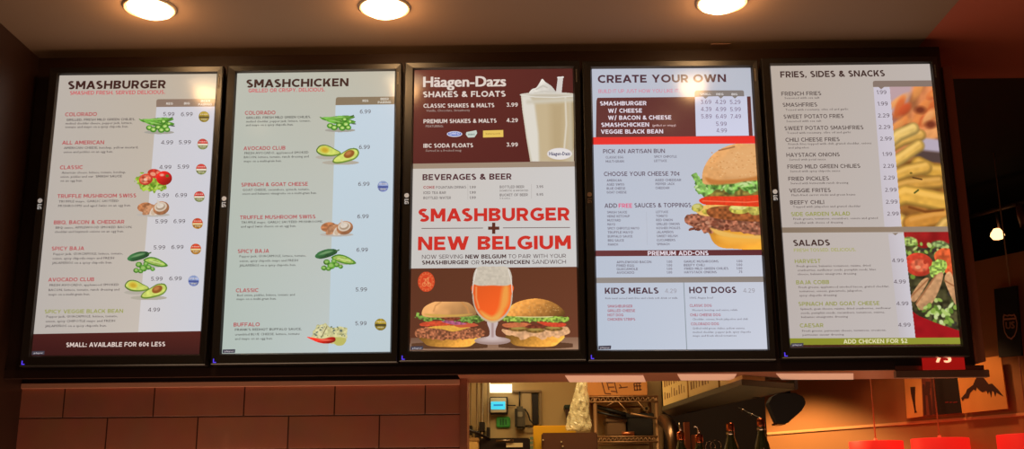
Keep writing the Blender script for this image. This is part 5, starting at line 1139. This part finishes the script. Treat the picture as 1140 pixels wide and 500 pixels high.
# hook rail with small shiny knobs
m = MB(); p, q = at(822, 454, 1.15), at(852, 469, 1.0); m.tube([p, q], .004, 8)
e = empty('hook_rail', p, 'thin dark rail with small shiny knobs beneath the steel shelf', 'rail')
m.build('rail_bar', DK, e)
for t in (.18, .52, .8):
    c = p.lerp(q, t); w = MB(); w.lathe(c, [(0, -.006), (.005, -.003), (.006, 0), (.004, .004), (0, .006)], 12); w.build('knob', STL, e)
MB().tube([p, (p.x, p.y, zsh)], .003, 6).build('rail_hanger', DK, e)
# black faceted spotlight housing hanging at the shelf's end
SPK = [(856, 449), (860, 441.5), (868.5, 437), (886, 437.5), (895, 442), (897.5, 449), (893, 457), (877, 471.3), (865.5, 471.3), (860.5, 460)]
e = empty('black_spotlight', at(877, 440, .75), 'black faceted spotlight housing hanging against the orange wall', 'spotlight')
MB().prism([at(x, y, .75) for x, y in SPK], Vector((0, .07, 0))).build('housing', BLACKC, e, .003)
p = at(877, 439, .81); MB().tube([p, (p.x, p.y, ZB+.02)], .012, 12).build('mount', BLACKC, e)
a, b = at(866.5, 470.5, .74), at(876, 470.5, .74); MB().box(a.x, b.x, .76, .86, a.z-.006, a.z+.002).build('lens_ring', mat('lens_dark', rgb(60, 40, 30), .2), e)

# ================================================================== dining room at the right
zw = 2.05
P1, P2 = atz(870, 482, zw), atz(1132, 462, zw)
dW = (P2-P1); dW.z = 0; dW.normalize(); NW = Vector((dW.y, -dW.x, 0)); NW = NW if NW.dot(CAM-P1) > 0 else -NW
Wa, Wb = P1-dW*.65, P2+dW*2.5
def wslab(m, off0, off1, a, b, z0, z1):       # slab parallel to the far wall
    p = [a+NW*off0, b+NW*off0, b+NW*off1, a+NW*off1]
    return m.prism([Vector((v.x, v.y, z0)) for v in p], Vector((0, 0, z1-z0)))
ORW = mat('terracotta_wall', rgb(168, 108, 64), .75, noise=.12, nscale=2)
struct('wall_right', wslab(MB(), 0, -.12, Wa, Wb, 0, 3.0), ORW)
struct('trim_7', wslab(MB(), 0, .010, Wa, Wb, zw-.010, zw+.010), mat('ledge_trim', rgb(232, 160, 110), .5), .003)
struct('ceiling.002', MB().box(px1, 9, YB, 12, 3.62, 3.7), BLACKC)
struct('wall_5', MB().box(Wa.x-.2, 9, 9.5, 9.6, 0, 3.7), BLACKC)
def onw(px, py, off=.012): return atw(px, py, P1+NW*off, NW)
def poster(name, pts, m, off, label, cat, thick=.01, group=None):
    c = [onw(x, y, off) for x, y in pts]; e = empty(name, sum(c, Vector())/len(c), label, cat, group)
    MB().prism(c, -NW*thick).build('board', m, e); return e
TAN = mat('poster_tan', rgb(236, 160, 88), .7, noise=.15, nscale=5)
TAN2 = mat('poster_orange', rgb(240, 158, 80), .7, noise=.12, nscale=5)
PDARK = mat('poster_ink', rgb(62, 26, 18), .7)
e = poster('wall_poster', [(1006.5, 418), (1009.5, 466), (1027.5, 463.5), (1025.5, 416)], TAN, .03, 'narrow tan poster with a dark tapering bat shape', 'poster')
bat = [(1013.3, 431), (1018.8, 430.7), (1018.6, 440), (1018.8, 450), (1019.6, 457), (1020.8, 459.3), (1018, 460), (1018, 457), (1016.2, 448), (1014, 438)]
MB().prism([onw(x, y, .032) for x, y in bat], -NW*.002).build('bat_picture', PDARK, e)
e = poster('wall_poster', [(1025.8, 418), (1028, 463.5), (1042, 462), (1039, 416)], mat('poster_red', rgb(120, 52, 34), .7, noise=.4, nscale=16), .034, 'narrow dark red patterned poster between tan and black ones', 'poster')
m = MB()
for x0, y0, x1, y1, w in ((1028, 428, 1030, 462, 1.2), (1033, 425, 1032, 440, 2.6), (1034, 440, 1036.5, 462, 1.5), (1038, 420, 1040, 461, 1.4), (1030, 433, 1036, 431, 1.5)):
    m.prism([onw(x0-w, y0, .036), onw(x0+w, y0, .036), onw(x1+w, y1, .036), onw(x1-w, y1, .036)], -NW*.002)
m.build('figure_picture', mat('poster_brown', rgb(72, 30, 22), .7), e)
e = poster('wall_poster', [(1040, 416), (1043, 462), (1070.5, 459.5), (1066, 414)], mat('poster_black', rgb(30, 16, 13), .6), .036, 'black poster beside the orange splash poster', 'poster')
m = MB()
for x0, x1 in ((1052, 1056), (1057, 1060), (1061, 1066)): m.prism([onw(x0, 447.5, .038), onw(x1, 447.1, .038), onw(x1, 448.4, .038), onw(x0, 448.8, .038)], -NW*.002)
m.build('poster_lettering', mat('dull_red', rgb(120, 30, 24), .7), e)
e = poster('wall_poster', [(1063.8, 403.5), (1071.2, 460.2), (1122, 455), (1114, 396)], TAN2, .05, 'large orange poster with a dark dripping splash, beside the board\'s corner', 'poster')
spl = [(445,352),(438,332),(468,300),(478,272),(520,242),(538,200),(560,172),(578,176),(600,200),(628,236),(652,232),(690,270),(732,322),(704,308),(682,294),(674,322),(664,290),(652,282),(646,328),(634,286),(622,304),(612,282),(584,292),(560,276),(545,255),(537,282),(524,272),(500,296),(486,334),(462,336)]
MB().prism([onw(1000+x/6.25, 390+y/6.25, .052) for x, y in spl], -NW*.002).build('splash_picture', PDARK, e)
# dark banner with shield
e = poster('dark_banner', [(1106.5, 322), (1112, 398), (1137, 396), (1131, 318)], BLACKC, .12, 'dark hanging banner with a pale shield emblem', 'banner', .02)
SH_ = [(1116.5, 352.5), (1117.5, 349.8), (1121, 351), (1123.5, 350), (1126.5, 350.6), (1129, 349.6), (1131, 352.5), (1132.5, 360), (1132, 368), (1129.5, 374.5), (1125.8, 378.3), (1121.5, 376), (1118, 370), (1116.6, 361)]
EMB = mat('shield_line', rgb(190, 120, 95), .6); 
cx, cy = 1124.6, 363.5
m = MB()
for i in range(len(SH_)):
    p, q = SH_[i], SH_[(i+1) % len(SH_)]; f = .88
    m.prism([onw(*p, .142), onw(*q, .142), onw(cx+(q[0]-cx)*f, cy+(q[1]-cy)*f, .142), onw(cx+(p[0]-cx)*f, cy+(p[1]-cy)*f, .142)], -NW*.002)
m.prism([onw(1117.6, 356.6, .142), onw(1131.2, 355.6, .142), onw(1131, 353.6, .142), onw(1117.4, 354.6, .142)], -NW*.002)
m.build('shield_emblem', EMB, e)
g, fs = text_geo('US', .03, 2); o0 = onw(1119.6, 366.3, .1425); ex = onw(1129.8, 365.4, .1425)-o0; ez = onw(1119.3, 359, .1425)-o0; gx0, gx1 = g[:, 0].min(), g[:, 0].max()
me = bpy.data.meshes.new('shield_letters'); off = parent_world(e); me.from_pydata([tuple(o0+ex*float((x-gx0)/(gx1-gx0))+ez*float(y)-off) for x, y in g], [], fs); link('shield_letters', me, EMB, e)
# red drum pendants
REDSH = mat('red_shade', rgb(200, 30, 24), .6, emit=rgb(232, 30, 22), es=.8)
zt = 1.93
for i, (x, y, lab) in enumerate(((975, 491.5, 'leftmost red drum pendant, hanging on a thin rod'), (1046, 488.3, 'middle red drum pendant, under the dark posters'), (1145, 483.8, 'rightmost red drum pendant, cut by the picture edge'))):
    p = atz(x, y, zt); r = (.165, .168, .172)[i]
    e = empty('pendant_lamp', (p.x, p.y, 3.62), lab, 'pendant lamp', 'red drum pendant lamps')
    m = MB(); m.lathe((p.x, p.y, zt-.22), [(r*.98, 0), (r, .004), (r, .216), (r*.985, .22), (r*.96, .216), (r*.96, .004), (r*.98, 0)], 48); m.build('shade', REDSH, e)
    m = MB(); m.lathe((p.x, p.y, zt), [(0, -.012), (r*.96, -.012)], 32); m.lathe((p.x, p.y, zt), [(0, .02), (.010, .018), (.014, -.01)], 16); m.build('shade_top', mat('shade_white', rgb(220, 90, 60), .6, emit=rgb(220, 60, 36), es=.5), e)
    MB().tube([(p.x, p.y, zt), (p.x, p.y, 3.62)], .0045, 8).build('rod', mat('rod_pale', rgb(205, 150, 115), .4), e)
    point('pendant_bulb', (p.x, p.y, zt-.30), 1.2, (1, .4, .2), .05)
# track with spot lamps
zt2 = 3.42
a, b = atz(1076, 242, zt2), atz(1160, 219.5, zt2)
e = empty('track_light', a.lerp(b, .5), 'ceiling track with a glowing lamp, right of the rightmost menu screen', 'track light')
MB().tube([a, b], .016, 8).build('track', mat('track_grey', rgb(70, 44, 34), .6), e)
p = atz(1108, 233.5, zt2); q = p+Vector((0, 0, -.0)); dz = (p-at(1110.4, 262, p.y)).z
MB().tube([p, p+Vector((.01, 0, -dz+.05))], .008, 8).build('stem', mat('track_grey', (0, 0, 0)), e)
m = MB(); c = at(1110.4, 261.5, p.y); m.lathe(c, [(0, -.035), (.03, -.028), (.045, -.005), (.04, .012), (.02, .04), (0, .045)], 20); m.build('lamp_bulb', mat('track_bulb', (1, .6, .3), .5, emit=(1, .46, .17), es=4), e)
q = atz(1134, 226.5, zt2); MB().tube([q, q+Vector((.01, 0, -.07)), q+Vector((.03, -.03, -.15))], [.02, .03, .05], 12).build('lamp_head', mat('head_red', rgb(110, 56, 42), .6), e)
for t in (.05, .95):
    c = a.lerp(b, t); MB().tube([c, (c.x, c.y, 3.62)], .006, 6).build('track_hanger', mat('track_grey', (0, 0, 0)), e)
# brownish duct ledge behind
# wall washer that throws the scallop of light on the far wall
def wspot(px, py, d, z, power, size, blend, col, name='wall_washer'):
    c = atw(px, py, P1, NW)+NW*d; ld = bpy.data.lights.new(name, 'SPOT'); ld.energy = power; ld.color = col; ld.spot_size = size; ld.spot_blend = blend; ld.shadow_soft_size = .04
    o = bpy.data.objects.new(name, ld); COL.objects.link(o); o.location = (c.x, c.y, z)
wspot(888, 450, .9, 2.82, 190, math.radians(120), .3, (1, .66, .26))
wspot(1085, 430, .5, 2.93, 22, math.radians(94), .3, (1, .50, .20))
wspot(1015, 430, .5, 2.93, 9, math.radians(96), .35, (1, .50, .20))
# kitchen lights
area('kitchen_ceiling_light', ((kx0+kx1)/2, 1.5, 2.72), .9, 12, (1, .74, .36), sy=.3)
area('kitchen_right_light', (px1-.35, 1.1, 2.72), .3, 4, (1, .66, .32), sy=.8)
# ================================================================== world and view
w = bpy.data.worlds.new('world'); SC.world = w; w.use_nodes = True
bg = w.node_tree.nodes['Background']; bg.inputs[0].default_value = (.55, .30, .18, 1); bg.inputs[1].default_value = .03
SC.view_settings.view_transform = 'Standard'; SC.view_settings.look = 'None'; SC.view_settings.gamma = 1; SC.view_settings.use_curve_mapping = False
SC.view_settings.exposure = 0
# small fittings belong to the part that carries them
CARRIER = {'logo': 'bezel', 'power_light': 'bezel', 'bezel_print': 'bezel', 'keypad': 'phone_body', 'carton_print': 'carton_box', 'digits': 'sign_plate', 'sign_mark': 'sign_board',
           'display_digits': 'display_screen', 'cabinet_knob': 'cabinet_body', 'paper_label': 'appliance_body', 'handle': 'appliance_body', 'bin_rim': 'bin_body', 'roll_core': 'roll_sheet',
           'pourer': 'collar', 'neck_ring': 'bottle_body', 'holder_rim': 'holder_cup', 'shelf_lip': 'shelf_plate', 'shade_top': 'shade', 'lens_ring': 'housing', 'shield_letters': 'shield_emblem',
           'bat_picture': 'board', 'figure_picture': 'board', 'poster_lettering': 'board', 'splash_picture': 'board', 'shield_emblem': 'board', 'box_lid': 'box_body', 'pipe_clamp': 'pipe_tube'}
for o in list(SC.objects):
    k = o.name.split('.')[0]
    if k in CARRIER and k != 'shield_letters' and o.parent:
        for c in o.parent.children:
            if c.name.split('.')[0] == CARRIER[k] and c is not o: o.parent = c; break
